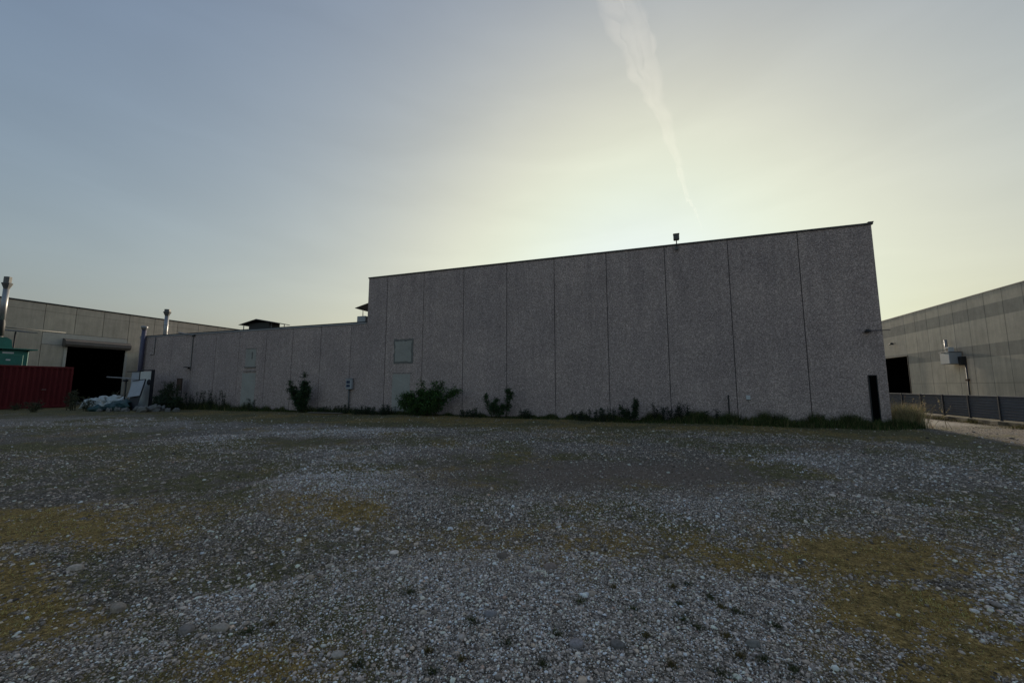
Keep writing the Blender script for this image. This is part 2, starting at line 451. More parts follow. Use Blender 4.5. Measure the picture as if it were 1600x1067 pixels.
def height(x, y):
    r = np.hypot(x, y)
    h = (fbm(x * .35 + 4, y * .35, 4) - .5) * .10 * (1 - sstep(20, 60, r)) + (fbm(x * 2.1, y * 2.1 + 8, 4) - .5) * .035 * (1 - sstep(10, 30, r))
    for a, b, c, d, w in DARK[:2]: h = h - .05 * w * blob(x, y, a, b, c * 1.1, d * 1.2, amp=.2)
    for a, b, c, d, w in LIGHT[:6]: h = h + .04 * w * blob(x, y, a, b, c, d, amp=.2)
    h = h + .02 * (fbm(x * 7, y * 7, 2) - .5) * (1 - sstep(6, 14, r))
    return h * sstep(.0, 1.0, r) - 0.0

def ground_mat():
    m, n, l, bs = nt('gravel_ground')
    g = n.new('ShaderNodeNewGeometry'); pos = g.outputs['Position']
    za = n.new('ShaderNodeAttribute'); za.attribute_name = 'zone'
    zs = n.new('ShaderNodeSeparateColor'); l.new(za.outputs['Color'], zs.inputs[0])
    zb = n.new('ShaderNodeAttribute'); zb.attribute_name = 'zone_b'
    zt = n.new('ShaderNodeSeparateColor'); l.new(zb.outputs['Color'], zt.inputs[0])
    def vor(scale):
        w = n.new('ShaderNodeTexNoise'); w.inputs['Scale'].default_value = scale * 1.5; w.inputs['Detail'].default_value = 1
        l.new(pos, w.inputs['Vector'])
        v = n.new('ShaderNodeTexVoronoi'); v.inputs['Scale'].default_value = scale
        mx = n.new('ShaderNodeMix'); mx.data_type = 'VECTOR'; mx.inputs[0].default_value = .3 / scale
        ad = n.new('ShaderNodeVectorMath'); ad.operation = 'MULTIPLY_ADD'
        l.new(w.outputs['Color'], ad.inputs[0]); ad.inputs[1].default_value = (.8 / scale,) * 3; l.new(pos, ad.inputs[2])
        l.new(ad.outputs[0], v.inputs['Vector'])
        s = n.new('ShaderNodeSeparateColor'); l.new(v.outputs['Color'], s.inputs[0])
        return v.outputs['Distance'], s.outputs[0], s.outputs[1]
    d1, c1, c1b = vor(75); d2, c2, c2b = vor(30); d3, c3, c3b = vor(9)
    greys = [(0.0, (.11, .092, .070)), (0.35, (.26, .222, .175)), (0.65, (.41, .352, .285)), (0.88, (.60, .53, .44)), (1.0, (.78, .71, .61))]
    a = ramp(n, l, c1, greys); b = ramp(n, l, c2, greys); c = ramp(n, l, c3, greys)
    col = mixc(n, l, .5, a, b); col = mixc(n, l, .22, col, c)
    # soil colour with painted shade darkening the gaps between the stones
    soil_shade = (.075, .060, .046)
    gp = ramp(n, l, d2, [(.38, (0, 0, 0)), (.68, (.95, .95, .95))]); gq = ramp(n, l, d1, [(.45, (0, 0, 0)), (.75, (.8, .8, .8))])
    col = mixc(n, l, gq, col, soil_shade); col = mixc(n, l, gp, col, soil_shade)
    fine = ramp(n, l, noise(n, l, 160, 3, .7, pos), [(0.3, (.6, .6, .6)), (0.7, (1.35, 1.35, 1.35))])
    col = mixc(n, l, 1.0, col, fine, 'MULTIPLY')
    # pale loose gravel
    lg = mixc(n, l, 1.0, col, (1.55, 1.58, 1.64), 'MULTIPLY')
    col = mixc(n, l, zs.outputs[2], col, lg)
    # dark damp earth
    ea = ramp(n, l, noise(n, l, 14, 6, .7, pos), [(0.3, (.15, .106, .078)), (0.7, (.33, .25, .195))])
    eb = n.new('ShaderNodeMath'); eb.operation = 'MULTIPLY'; l.new(zt.outputs[0], eb.inputs[0]); eb.inputs[1].default_value = .75
    col = mixc(n, l, eb.outputs[0], col, ea)
    # sandy track
    sa = ramp(n, l, noise(n, l, 6, 7, .75, pos, dist=.5), [(0.3, (.30, .26, .20)), (0.7, (.48, .45, .385))])
    col = mixc(n, l, zt.outputs[1], col, sa)
    # turf, olive then ochre, eaten away by noise
    nz = noise(n, l, 22, 6, .75, pos)
    def gate(zone, k):
        ad = n.new('ShaderNodeMath'); ad.operation = 'ADD'; l.new(zone, ad.inputs[0]); l.new(nz, ad.inputs[1])
        mr = n.new('ShaderNodeMapRange'); mr.inputs[1].default_value = k; mr.inputs[2].default_value = k + .45
        l.new(ad.outputs[0], mr.inputs[0]); return mr.outputs[0]
    tv = noise(n, l, 38, 6, .85, pos)
    ol = ramp(n, l, tv, [(0.36, (.035, .032, .018)), (0.5, (.16, .140, .066)), (0.64, (.36, .31, .16))])
    oc = ramp(n, l, tv, [(0.36, (.06, .040, .016)), (0.5, (.34, .225, .075)), (0.64, (.66, .46, .18))])
    red = ramp(n, l, noise(n, l, 1.1, 4, .6, pos), [(.4, (1, 1, 1)), (.7, (1.12, .9, .75))])
    cl = ramp(n, l, noise(n, l, 9, 5, .7, pos, dist=.4), [(.34, (.5, .52, .5)), (.62, (1.2, 1.18, 1.15))])
    ol = mixc(n, l, 1.0, ol, cl, 'MULTIPLY'); oc = mixc(n, l, 1.0, oc, cl, 'MULTIPLY')
    col = mixc(n, l, gate(zs.outputs[1], .55), col, ol)
    col = mixc(n, l, gate(zs.outputs[0], .57), col, oc)
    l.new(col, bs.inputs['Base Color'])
    bs.inputs['Roughness'].default_value = .92
    bs.inputs['Specular IOR Level'].default_value = .2
    ms = n.new('ShaderNodeMath'); ms.operation = 'ADD'; l.new(d2, ms.inputs[0]); l.new(d1, ms.inputs[1])
    ms2 = n.new('ShaderNodeMath'); ms2.operation = 'ADD'; l.new(ms.outputs[0], ms2.inputs[0]); l.new(tv, ms2.inputs[1])
    b = n.new('ShaderNodeBump'); b.invert = True; b.inputs['Strength'].default_value = .9; b.inputs['Distance'].default_value = .02
    l.new(ms2.outputs[0], b.inputs['Height']); l.new(b.outputs[0], bs.inputs['Normal'])
    return m
def make_ground():
    az = np.concatenate([np.linspace(-66, 66, 620), np.linspace(69, 291, 60)]) * math.pi / 180
    rr = np.concatenate([[0.02], np.geomspace(.6, 70, 380), np.geomspace(80, 4000, 24)])
    A, Q = np.meshgrid(az, rr)
    x, y = (Q * np.sin(A)).ravel(), (Q * np.cos(A)).ravel()
    z = height(x, y)
    na, nr = len(az), len(rr)
    i, j = np.meshgrid(np.arange(nr - 1), np.arange(na), indexing='ij')
    j2 = (j + 1) % na
    f = np.stack([i * na + j, (i + 1) * na + j, (i + 1) * na + j2, i * na + j2], -1).reshape(-1, 4)[:, ::-1]
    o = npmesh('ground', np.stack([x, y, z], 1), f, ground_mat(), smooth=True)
    zo, zg, zl, zd, zt = zones(x, y)
    for nm, ch in (('zone', (zo, zg, zl)), ('zone_b', (zd, zt, zt * 0))):
        a = o.data.attributes.new(nm, 'FLOAT_COLOR', 'POINT')
        a.data.foreach_set('color', np.stack([*ch, np.ones_like(x)], 1).astype(np.float32).ravel())
    T(o, kind='structure')
make_ground()

# icosahedron for stones
_t = (1 + 5 ** .5) / 2
ICO = np.array([(-1,_t,0),(1,_t,0),(-1,-_t,0),(1,-_t,0),(0,-1,_t),(0,1,_t),(0,-1,-_t),(0,1,-_t),(_t,0,-1),(_t,0,1),(-_t,0,-1),(-_t,0,1)]) / math.hypot(1, _t)
ICF = np.array([(0,11,5),(0,5,1),(0,1,7),(0,7,10),(0,10,11),(1,5,9),(5,11,4),(11,10,2),(10,7,6),(7,1,8),(3,9,4),(3,4,2),(3,2,6),(3,6,8),(3,8,9),(4,9,5),(2,4,11),(6,2,10),(8,6,7),(9,8,1)])
def subdiv(v, f):
    v = list(map(tuple, v)); cache = {}; out = []
    def mid(a, b):
        k = (min(a, b), max(a, b))
        if k not in cache:
            q = (np.array(v[a]) + np.array(v[b])) / 2; q = q / np.linalg.norm(q); v.append(tuple(q)); cache[k] = len(v) - 1
        return cache[k]
    for a, b, c in f:
        ab, bc, ca = mid(a, b), mid(b, c), mid(c, a)
        out += [(a, ab, ca), (b, bc, ab), (c, ca, bc), (ab, bc, ca)]
    return np.array(v), np.array(out)
ICO2, ICF2 = subdiv(ICO, ICF)
ICO3, ICF3 = subdiv(ICO2, ICF2)
def stone_cols(n, warm=.5):
    val = np.clip(np.exp(RNG.normal(math.log(.29), .60, n)), .05, .85)
    t = RNG.normal(0, .03, (n, 1)) * np.array([[1, 0, -1]])
    c = val[:, None] * (np.array([[1.21, .985, .80]]) + t)
    rs = RNG.random(n) < .02
    c[rs] *= np.array([1.15, .95, .85])
    return np.clip(c, .03, .8)
def stone_mesh(name, x, y, rad, base, faces, mat, cols, sink=.15, jit=.22, flat=(.45, .8)):
    n, k = len(x), len(base)
    v = np.repeat(base[None], n, 0) * (1 + RNG.uniform(-jit, jit, (n, k, 1)))
    v = v * np.stack([RNG.uniform(.8, 1.35, n), RNG.uniform(.65, 1.05, n), RNG.uniform(*flat, n)], 1)[:, None, :]
    # tilt a little, spin freely
    t = RNG.normal(0, .25, n); c, s = np.cos(t)[:, None], np.sin(t)[:, None]
    yy, zz = v[..., 1] * c - v[..., 2] * s, v[..., 1] * s + v[..., 2] * c
    a = RNG.uniform(0, 6.283, n); c, s = np.cos(a)[:, None], np.sin(a)[:, None]
    xx = v[..., 0] * c - yy * s; yy = v[..., 0] * s + yy * c
    r = rad[:, None]
    V = np.stack([xx * r + x[:, None], yy * r + y[:, None], zz * r + (height(x, y) + rad * (.5 - sink) * .5)[:, None]], -1).reshape(-1, 3)
    F = (faces[None] + (np.arange(n) * k)[:, None, None]).reshape(-1, faces.shape[1])
    C = np.repeat(cols, k, 0)
    return npmesh(name, V, F, mat, col=C, smooth=True)
M_STONE = tinted('river_stone', .85, .3, 55, bumpk=.5, spec=.3)
def scatter(n, r0, r1, lim=60):
    a = RNG.uniform(-R(lim), R(lim), n); r = np.sqrt(RNG.uniform(r0 * r0, r1 * r1, n))
    return r * np.sin(a), r * np.cos(a)
def clear_of_building(x, y):
    dx, dy = x - P[0], y - P[1]
    s = dx * D[0] + dy * D[1]; off = -(dx * B[0] + dy * B[1])
    dfx, dfy = x - FF.o[0], y - FF.o[1]
    return ~((s > -.3) & (off < .3)) & ((dfx * FF.Y[0] + dfy * FF.Y[1]) > .4)
def make_gravel():
    X, Y, RD, CC = [], [], [], []
    for n, r0, r1, med, sg in ((170000, 1.5, 3.8, .0042, .45), (140000, 3.6, 7.5, .0062, .45), (80000, 7, 15, .0095, .45), (12000, 14, 26, .016, .4)):
        x, y = scatter(n, r0, r1, 61)
        rad = np.exp(RNG.normal(math.log(med), sg, n))
        zo, zg, zl, zd, zt = zones(x, y)
        keep = RNG.random(n) < np.clip(1 - 1.15 * np.maximum(zo, zg * .8) - .80 * zd + .3 * zl, .03, 1) * np.where(zt > .3, .06, 1)
        keep &= clear_of_building(x, y)
        x, y, rad, zl, zd = x[keep], y[keep], rad[keep], zl[keep], zd[keep]
        c = stone_cols(len(x)) * (1 + .75 * zl - .35 * zd)[:, None] * (1 + zl[:, None] * np.array([[-.03, 0, .08]]))
        X.append(x); Y.append(y); RD.append(rad); CC.append(c)
    X, Y, RD, CC = map(np.concatenate, (X, Y, RD, CC))
    o = stone_mesh('gravel', X, Y, RD, ICO, ICF, M_STONE, np.clip(CC, .02, .75))
    T(o, 'loose grey river gravel spread over the whole yard', 'gravel', kind='stuff')
    # larger cobbles mixed in
    X, Y, RD = [], [], []
    for n, r0, r1, med in ((900, 1.8, 4.5, .0105), (700, 4, 9, .0145), (240, 8, 18, .023)):
        x, y = scatter(n, r0, r1, 58); rad = np.clip(np.exp(RNG.normal(math.log(med), .32, n)), .015, .085)
        zo, zg, zl, zd, zt = zones(x, y)
        dens = .35 + .65 * sstep(.42, .6, fbm(x * .6 + 31, y * .6, 3))
        keep = (RNG.random(n) < dens * np.clip(1 - 1.2 * zd - zt - .9 * zo - .4 * zg, 0, 1) * (.35 + .9 * zl)) & clear_of_building(x, y)
        X.append(x[keep]); Y.append(y[keep]); RD.append(rad[keep])
    X, Y, RD = map(np.concatenate, (X, Y, RD))
    c = stone_cols(len(X)) * 1.15
    o = stone_mesh('cobbles', X, Y, RD, ICO2, ICF2, M_STONE, np.clip(c, .03, .6), jit=.07, sink=.5)
    T(o, 'rounded fist sized river cobbles strewn among the finer gravel', 'cobbles', kind='stuff')
make_gravel()

# the stones that stand out one by one: pixel, half width in px, colour, label
BIG = [
 (860,892,15,(.17,.155,.15),1.3,'large angular mauve grey stone in the middle foreground beside the bent strap'),
 (965,1015,15,(.10,.105,.11),1.0,'flat round dark grey stone near the bottom edge of the photo'),
 (901,1017,16,(.17,.18,.205),1.1,'smooth bluish stone left of the flat dark round one'),
 (766,970,14,(.15,.165,.19),1.2,'blue grey rounded cobble below the bent strap on its left'),
 (924,934,11,(.26,.245,.22),1.1,'pale lumpy cobble on the gravel right of the bent strap'),
 (616,865,9,(.48,.48,.47),1.0,'very bright white flat stone left of the big angular stone'),
 (528,1026,13,(.27,.27,.26),1.3,'pale elongated stone lying by itself near the bottom left of centre'),
 (661,964,9,(.30,.29,.265),1.3,'light tan egg shaped cobble left of the blue grey cobble'),
 (557,827,7,(.50,.50,.52),1.1,'bright white pebble next to the ochre moss patch'),
 (185,948,15,(.20,.19,.17),1.5,'long flat grey brown stone among the turf at left'),
 (292,950+30,14,(.15,.15,.15),1.2,'flat mid grey stone half sunk at lower left'),
 (1178,1012,14,(.13,.14,.14),1.2,'greenish grey slab stone beside the weed tufts at lower right of centre'),
 (515,883,8,(.30,.29,.27),1.3,'pale oval cobble above the thin turf left of centre'),
 (938,964,6,(.42,.42,.42),1.2,'small whitish chip of stone right of the strap'),
 (786,874,13,(.11,.10,.09),1.2,'low brown stone half buried just left of the big angular stone'),
 (484,903,9,(.27,.25,.22),1.2,'beige cobble on the edge of the thin turf at left'),
 (345,980,16,(.24,.235,.22),1.8,'long pale slab shaped stone at lower left'),
 (118,886,11,(.30,.29,.27),1.5,'pale flat stone in the ochre turf at far left'),
]
for k, (px, py, hw, c, asp, lab) in enumerate(BIG):
    g = ground(px, py); dist = math.hypot(*g); rad = hw / FPX * dist * .66; c = tuple(q_ * w_ for q_, w_ in zip(c, (1.5, 1.28, 1.1)))
    v, f = ICO3.copy(), ICF3
    rs = np.random.default_rng(100 + k)
    ph = rs.uniform(0, 6, 6)
    v = v * (1 + .14 * np.sin(v[:, [0]] * 3 + ph[0]) * np.cos(v[:, [1]] * 2.5 + ph[1]) + .07 * np.sin(v[:, [2]] * 5 + ph[2]) + .16 * (fbm(v[:, [0]] * 2.2 + v[:, [2]] * 2 + k, v[:, [1]] * 2.2 + 3 * k, 3) - .5))
    v = np.sign(v) * np.abs(v) ** (.78 + .04 * (k % 4))
    if k == 0: v = np.sign(v) * np.abs(v) ** .62
    v = v * np.array([1.0, 1 / asp * .9, .5])
    a = rs.uniform(-.4, .4); ca, sa = math.cos(a), math.sin(a)
    v = np.stack([v[:, 0] * ca - v[:, 1] * sa, v[:, 0] * sa + v[:, 1] * ca, v[:, 2]], 1) * rad
    o = npmesh('stone', v, f, M_STONE, col=np.repeat(np.array([c]), len(v), 0), smooth=True)
    o.location = (g[0], g[1], float(height(np.array([g[0]]), np.array([g[1]]))[0]) + rad * .12)
    T(o, lab, 'stone')

# ------------------------------------------------------------------ vegetation helpers
M_LEAF = tinted('leaf', .6, .25, 30, trans=.25, spec=.35)
M_GRASS = tinted('grass_blade', .75, .2, 20, trans=.3, spec=.2)
M_STEM = plain('green_brown_stem', (.06, .055, .03), .85)
M_DRY = tinted('dry_grass', .85, .2, 20, trans=.3, spec=.15)
def hz(x, y): return float(height(np.array([x]), np.array([y]))[0])
def blades(name, x, y, h, w, cols, mat, lean=.35, parent=None, z0=None, seg=2):
    """curved grass blades as thin strips"""
    n = len(x)
    a = RNG.uniform(0, 6.283, n); ln = RNG.uniform(.1, 1, n) * lean * h
    ux, uy = np.cos(a), np.sin(a); b = RNG.uniform(0, 6.283, n); wx, wy = np.cos(b) * w, np.sin(b) * w
    z = height(x, y) if z0 is None else z0
    rows = []
    for k in range(seg + 1):
        t = k / seg; ww = (1 - t) * .5 if k < seg else 0
        cx, cy, cz = x + ux * ln * t * t, y + uy * ln * t * t, z + h * t * (1 - .15 * t) - .005
        if k < seg:
            rows.append(np.stack([cx - wx * ww, cy - wy * ww, cz], -1)); rows.append(np.stack([cx + wx * ww, cy + wy * ww, cz], -1))
        else: rows.append(np.stack([cx, cy, cz], -1)); 
    V = np.stack(rows, 1); k = V.shape[1]
    fs = []
    for s in range(seg - 1): q = 2 * s; fs += [(q, q + 1, q + 3), (q, q + 3, q + 2)]
    q = 2 * (seg - 1); fs.append((q, q + 1, q + 2))
    F = (np.array(fs)[None] + (np.arange(n) * k)[:, None, None]).reshape(-1, 3)
    return npmesh(name, V.reshape(-1, 3), F, mat, parent, col=np.repeat(cols, k, 0))
def leafcloud(name, c, size, cols, mat, parent=None, up=.3):
    """leaves of 4 verts (folded diamond) at centres c"""
    n = len(c)
    d = RNG.normal(0, 1, (n, 3)); d[:, 2] = d[:, 2] * .7 - up; d /= np.linalg.norm(d, axis=1)[:, None]
    e = np.cross(d, RNG.normal(0, 1, (n, 3))); e /= np.linalg.norm(e, axis=1)[:, None]
    nn = np.cross(d, e)
    s = (size * RNG.uniform(.6, 1.3, n))[:, None]
    V = np.stack([c, c + d * s * .5 + e * s * .28 + nn * s * .08, c + d * s, c + d * s * .5 - e * s * .28 + nn * s * .08], 1)
    F = (np.array([(0, 1, 2), (0, 2, 3)])[None] + (np.arange(n) * 4)[:, None, None]).reshape(-1, 3)
    return npmesh(name, V.reshape(-1, 3), F, mat, parent, col=np.repeat(cols, 4, 0))
def gcols(n, base, var=.3, alt=None, altp=.15):
    c = np.array([base]) * np.exp(RNG.normal(0, var, (n, 1))) * (1 + RNG.normal(0, .06, (n, 3)))
    if alt is not None:
        m = RNG.random(n) < altp; c[m] = np.array([alt]) * np.exp(RNG.normal(0, var, (int(m.sum()), 1)))
    return np.clip(c, .002, .8)
LG, DG = (.040, .085, .022), (.022, .045, .016)
def shrub(loc, stems, leafs, size, base, label, cat='shrub', group=None, name='shrub', scatter_r=.12, tip=.25, up=.2):
    """stems: list of polylines (local). leaves cling to the outer part of each and to side twigs"""
    r = empty(name, loc, label=label, cat=cat, group=group)
    st = MB(); C = []
    tot = sum(np.linalg.norm(np.array(s[-1]) - np.array(s[0])) for s in stems)
    for s in stems:
        s = [np.array(q, float) for q in s]; L = np.linalg.norm(s[-1] - s[0])
        m = 7; pts = []
        for k in range(m):
            t = k / (m - 1) * (len(s) - 1); i = min(int(t), len(s) - 2); f = t - i
            pts.append(s[i] * (1 - f) + s[i + 1] * f + RNG.normal(0, .012 * L, 3) * (k > 0))
        st.tube(pts, [.016 * max(L, .6) * (1 - .8 * k / (m - 1)) + .002 for k in range(m)], 5)
        cnt = int(leafs * L / tot); ntw = max(4, cnt // 22)
        for q in range(ntw):
            t = tip + (1 - tip) * RNG.random() ** .8; i = min(int(t * (m - 1)), m - 2); f = t * (m - 1) - i
            o = pts[i] * (1 - f) + pts[i + 1] * f
            dr = RNG.normal(0, 1, 3); dr[2] = abs(dr[2]) * .7; dr /= np.linalg.norm(dr)
            ln = scatter_r * RNG.uniform(.5, 1.6) * (1.2 - .5 * t)
            e = o + dr * ln; e[2] = max(e[2], .05)
            st.tube([o, (o + e) / 2 + RNG.normal(0, .01, 3), e], [.005, .004, .002], 4)
            k = cnt // ntw
            tt = RNG.uniform(.15, 1.08, k)[:, None]
            C.append(o + (e - o) * tt + RNG.normal(0, size * .55, (k, 3)))
    C = np.concatenate(C); C[:, 2] = np.maximum(C[:, 2], .02)
    st.build('stem', M_STEM, r)
    leafcloud('foliage', C, size * .9, gcols(len(C), tuple(q_ * 1.25 for q_ in base), .45, (base[0] * 1.9, base[1] * 1.5, base[2] * 1.2), .12), M_LEAF, r, up)
    return r
def weed(loc, h, n_st, label, group, name='weed', base=DG, spread=.12):
    """upright stems set with small leaves"""
    r = empty(name, loc, label=label, cat='weed', group=group)
    st = MB(); C = []
    for k in range(n_st):
        hh = h * RNG.uniform(.6, 1.05); bx, by = RNG.normal(0, spread, 2); tx, ty = bx + RNG.normal(0, .1 * h), by + RNG.normal(0, .1 * h)
        st.tube([(bx, by, 0), ((bx + tx) / 2 + .01, (by + ty) / 2, hh * .5), (tx, ty, hh)], [.008, .006, .002], 5)
        m = int(120 * hh) + 20; t = RNG.random(m)[:, None] ** .85
        C.append(np.array([[bx, by, 0]]) * (1 - t) + np.array([[tx, ty, hh]]) * t + RNG.normal(0, .035, (m, 3)) * np.array([[1, 1, .3]]))
    C = np.concatenate(C); C[:, 2] = np.maximum(C[:, 2], .02)
    st.build('stem', M_STEM, r)
    leafcloud('foliage', C, .055, gcols(len(C), base, .35), M_LEAF, r, -.2)
    return r

# ------------------------------------------------------------------ low turf and tall grass
def make_turf():
    X, Y, H, W, Cc = [], [], [], [], []
    for n, r0, r1, h, w in ((330000, 1.6, 4.5, .017, .0034), (260000, 4, 9, .022, .006), (110000, 8.5, 22, .03, .012)):
        x, y = scatter(n, r0, r1, 61)
        zo, zg, zl, zd, zt = zones(x, y)
        cl = .6 * fbm(x * 9, y * 9, 3) + .4 * fbm(x * 2.5, y * 2.5, 3)
        keep = (RNG.random(n) < np.clip(np.maximum(zo, zg) * 1.15 - .22, 0, 1) * sstep(.35, .55, cl)) & clear_of_building(x, y)
        x, y, zo, zg = x[keep], y[keep], zo[keep], zg[keep]; m = len(x)
        isoc = RNG.random(m) < zo / (zo + zg * .8 + 1e-4)
        c = np.where(isoc[:, None], np.array([[.64, .42, .14]]), np.array([[.26, .24, .11]])) * np.exp(RNG.normal(-.1, .6, (m, 1)))
        X.append(x); Y.append(y); H.append(h * RNG.uniform(.4, 1.5, m) * (.6 + .5 * sstep(.35, .65, fbm(x * 3 + 7, y * 3, 3)))); W.append(w * RNG.uniform(.6, 1.5, m)); Cc.append(c)
    X, Y, H, W, Cc = map(np.concatenate, (X, Y, H, W, Cc))
    o = blades('turf', X, Y, H, W, np.clip(Cc, .01, .6), M_DRY, lean=1.2)
    T(o, 'short ochre and olive turf in worn patches on the gravel', 'grass', kind='stuff')
make_turf()
def make_wall_grass():
    n = 95000
    s = RNG.uniform(-.7, 45, n); s[:42000] = RNG.uniform(-.7, 14, 42000)
    prof = np.interp(s, [-1.6, 0, 2, 6, 9, 12, 16, 20, 24, 30, 33, 36, 45], [.22, .34, .40, .42, .30, .18, .16, .18, .24, .28, .50, .52, .42])
    dep = np.interp(s, [-.7, 0.6, 6, 12, 20, 34, 45], [.35, .9, .9, .45, .4, .7, .9])
    off = .04 + np.abs(RNG.normal(0, .5, n)) * dep
    clump = sstep(.3, .66, fbm(s * 2.2 + 5, off * 2, 4))
    h = prof * RNG.uniform(.35, 1.3, n) * (.25 + 1.0 * clump) * np.clip(1.25 - off / (dep * 2.0), .15, 1.2)
    x = P[0] + D[0] * s - B[0] * off; y = P[1] + D[1] * s - B[1] * off
    c = gcols(n, (.058, .082, .025), .45, (.20, .165, .075), .16)
    o = blades('wall_grass', x, y, h, np.full(n, .014) * RNG.uniform(.6, 1.3, n), c, M_GRASS, .45, seg=3)
    T(o, 'long dark green grass growing along the foot of the aggregate wall', 'grass', kind='stuff')
    # pale seeding grass round the right corner
    n = 4200
    a = RNG.normal(0, 1, (n, 2)) * np.array([[.55, .75]])
    sx = -0.45 + a[:, 0] * .32; of = .35 - np.abs(a[:, 1]) * .9
    x = P[0] + D[0] * sx - B[0] * of; y = P[1] + D[1] * sx - B[1] * of
    h = RNG.uniform(.35, 1.15, n) * np.exp(-((sx + .45) / .7) ** 2)
    c = gcols(n, (.42, .34, .19), .3, (.10, .12, .04), .22)
    o = blades('dry_grass', x, y, h, np.full(n, .010), c, M_DRY, .6, seg=3)
    T(o, 'tall pale seeding grass at the right corner of the big wall', 'grass', kind='stuff')
    # rough growth at the foot of the slatted fence
    n = 9000
    sf = RNG.uniform(-8, 20, n); of = .30 + np.abs(RNG.normal(0, .22, n))
    q = FF.o[None] + FF.X[None] * sf[:, None] + FF.Y[None] * of[:, None]
    cl = sstep(.4, .6, fbm(sf * 1.1, of, 3))
    o = blades('verge_grass', q[:, 0], q[:, 1], (.04 + .22 * cl) * RNG.uniform(.4, 1.2, n), np.full(n, .012), gcols(n, (.10, .085, .04), .4, (.04, .05, .02), .4), M_DRY, .6)
    T(o, 'patchy brown verge grass along the foot of the slatted fence', 'grass', kind='stuff')
make_wall_grass()

# small weed tufts in the foreground gravel
TUFTS = [(1052,922),(1075,918),(1110,940),(1128,955),(1060,950),(1150,962),(1155,1028),(1195,1035),(1128,1060),(1050,1045),(1092,985),(1068,975),(1135,1000),(1215,985),(738,980),(722,1040),(848,1052),(792,1015),(668,1022),(675,1058),(390,985),(425,978),(870,1000),(905,950),(960,925),(990,960),(640,930),(1010,1000),(1240,1050),(560,1040)]
for k, (px, py) in enumerate(TUFTS):
    g = ground(px, py); n = 170
    a = RNG.uniform(0, 6.28, n); rr_ = np.abs(RNG.normal(0, .018 + .009 * (k % 3), n))
    x, y = np.cos(a) * rr_, np.sin(a) * rr_
    o = blades('weed_tuft', x, y, RNG.uniform(.012, .042, n), np.full(n, .0045), gcols(n, (.075, .082, .036) if k % 3 else (.14, .11, .045), .45), M_GRASS, 1.1, z0=np.zeros(n))
    o.location = (g[0], g[1], hz(*g))
    T(o, 'small dark weed tuft rooted in the foreground gravel', 'weed tuft', 'weed tufts in the foreground gravel')

# bent pale strap on the gravel
g = ground(846, 912)
m = MB(); pts = [(-.075, .035, .012), (-.05, .052, .016), (-.02, .056, .018), (.01, .05, .02), (.03, .03, .022), (.034, .0, .018), (.026, -.03, .012)]
m.tube(pts, [.003, .004, .004, .005, .008, .009, .006], 6)
o = m.build('strap', plain('pale_plastic', (.62, .58, .46), .6)); o.location = (g[0], g[1], hz(*g) + .016)
T(o, 'bent strip of pale plastic strap curled on the gravel', 'strap')

# ------------------------------------------------------------------ main building
HI, LO, TH, DEEP = 7.74, 5.08, .18, 22.0
main = empty('factory_building', FM.w(0, 0, 0), ROT_M, label='long factory building of dark pebbled concrete panels, tall block with a lower wing', cat='building')
seams = [0.0, 2.46, 5.0, 7.53, 10.1, 12.6, 15.07, 17.5, 19.93, 22.32, 24.72, 26.97, 29.2, 31.4, 33.8, 36.0, 38.3, 40.5, 42.4, 44.2]
NOTCH = 23.62
G = .013
for a, b in zip(seams[:-1], seams[1:]):
    m = MB(); pr = random.uniform(-.003, .003)
    if a < NOTCH < b:
        # one panel stepping down where the tall block ends
        vs = [(a + G, -.02), (b - G, -.02), (b - G, LO), (NOTCH, LO), (NOTCH, HI), (a + G, HI)]
        n6 = len(vs)
        V = [(x, pr, z) for x, z in vs] + [(x, pr - TH, z) for x, z in vs]
        F = [(0, 1, 2, 3), (0, 3, 4, 5), (9, 8, 7, 6), (11, 10, 9, 6)] + [(i, i + n6, (i + 1) % n6 + n6, (i + 1) % n6) for i in range(n6)]
        m.add(V, F)
    else:
        m.cbox(a + G, b - G, pr - TH, pr, -.02, HI if b < NOTCH else LO, .008)
    m.build('wall_panel', M_AGG, main)
m = MB()  # joints filled behind the panels
m.box(.02, NOTCH - .02, -.16, -.022, 0, HI - .01); m.box(NOTCH, 44.18, -.16, -.022, 0, LO - .01)
m.build('joint_filler', M_JOINT, main)
m = MB()  # the other outer walls, with an added rear block
m.box(.0, .18, -DEEP, -TH - .004, -.02, HI); m.box(NOTCH - .18, NOTCH, -DEEP, -TH - .004, LO + .02, HI)
m.box(44.0, 44.18, -DEEP, -TH - .004, -.02, LO); m.box(0, 44.18, -DEEP - .18, -DEEP - .003, -.02, LO)
m.box(44.19, 59.5, -8.18, -8.0, -.02, LO - .1); m.box(44.19, 59.5, -20.18, -20.0, -.02, LO - .1); m.box(44.19, 59.5, -19.99, -8.19, LO - .3, LO - .2)  # unseen rear wing, added to shade the left yard
m.build('side_wall', M_AGG, main)
m = MB(); m.box(.2, NOTCH - .2, -DEEP, -.2, HI - .16, HI - .06); m.box(NOTCH + .01, 43.98, -DEEP, -.2, LO - .16, LO - .06)
m.build('roof', M_ROOF, main)
m = MB()
m.cbox(-.04, NOTCH + .04, -.24, .035, HI + .003, HI + .075, .006)
m.cbox(-.04, .2, -DEEP, -.243, HI + .003, HI + .075, .006)
m.cbox(-.06, .12, -.4, .045, HI + .078, HI + .115, .006)
m.build('coping', M_COPING, main)
m = MB(); m.cbox(NOTCH + .045, 44.22, -.22, .03, LO + .003, LO + .085, .006)
m.build('wing_flashing', M_FLASH, main)
m = MB(); m.cbox(NOTCH + .05, 44.2, -.3, .0, LO + .088, LO + .15, .006)
m.build('wing_coping', M_DARKMET, main)
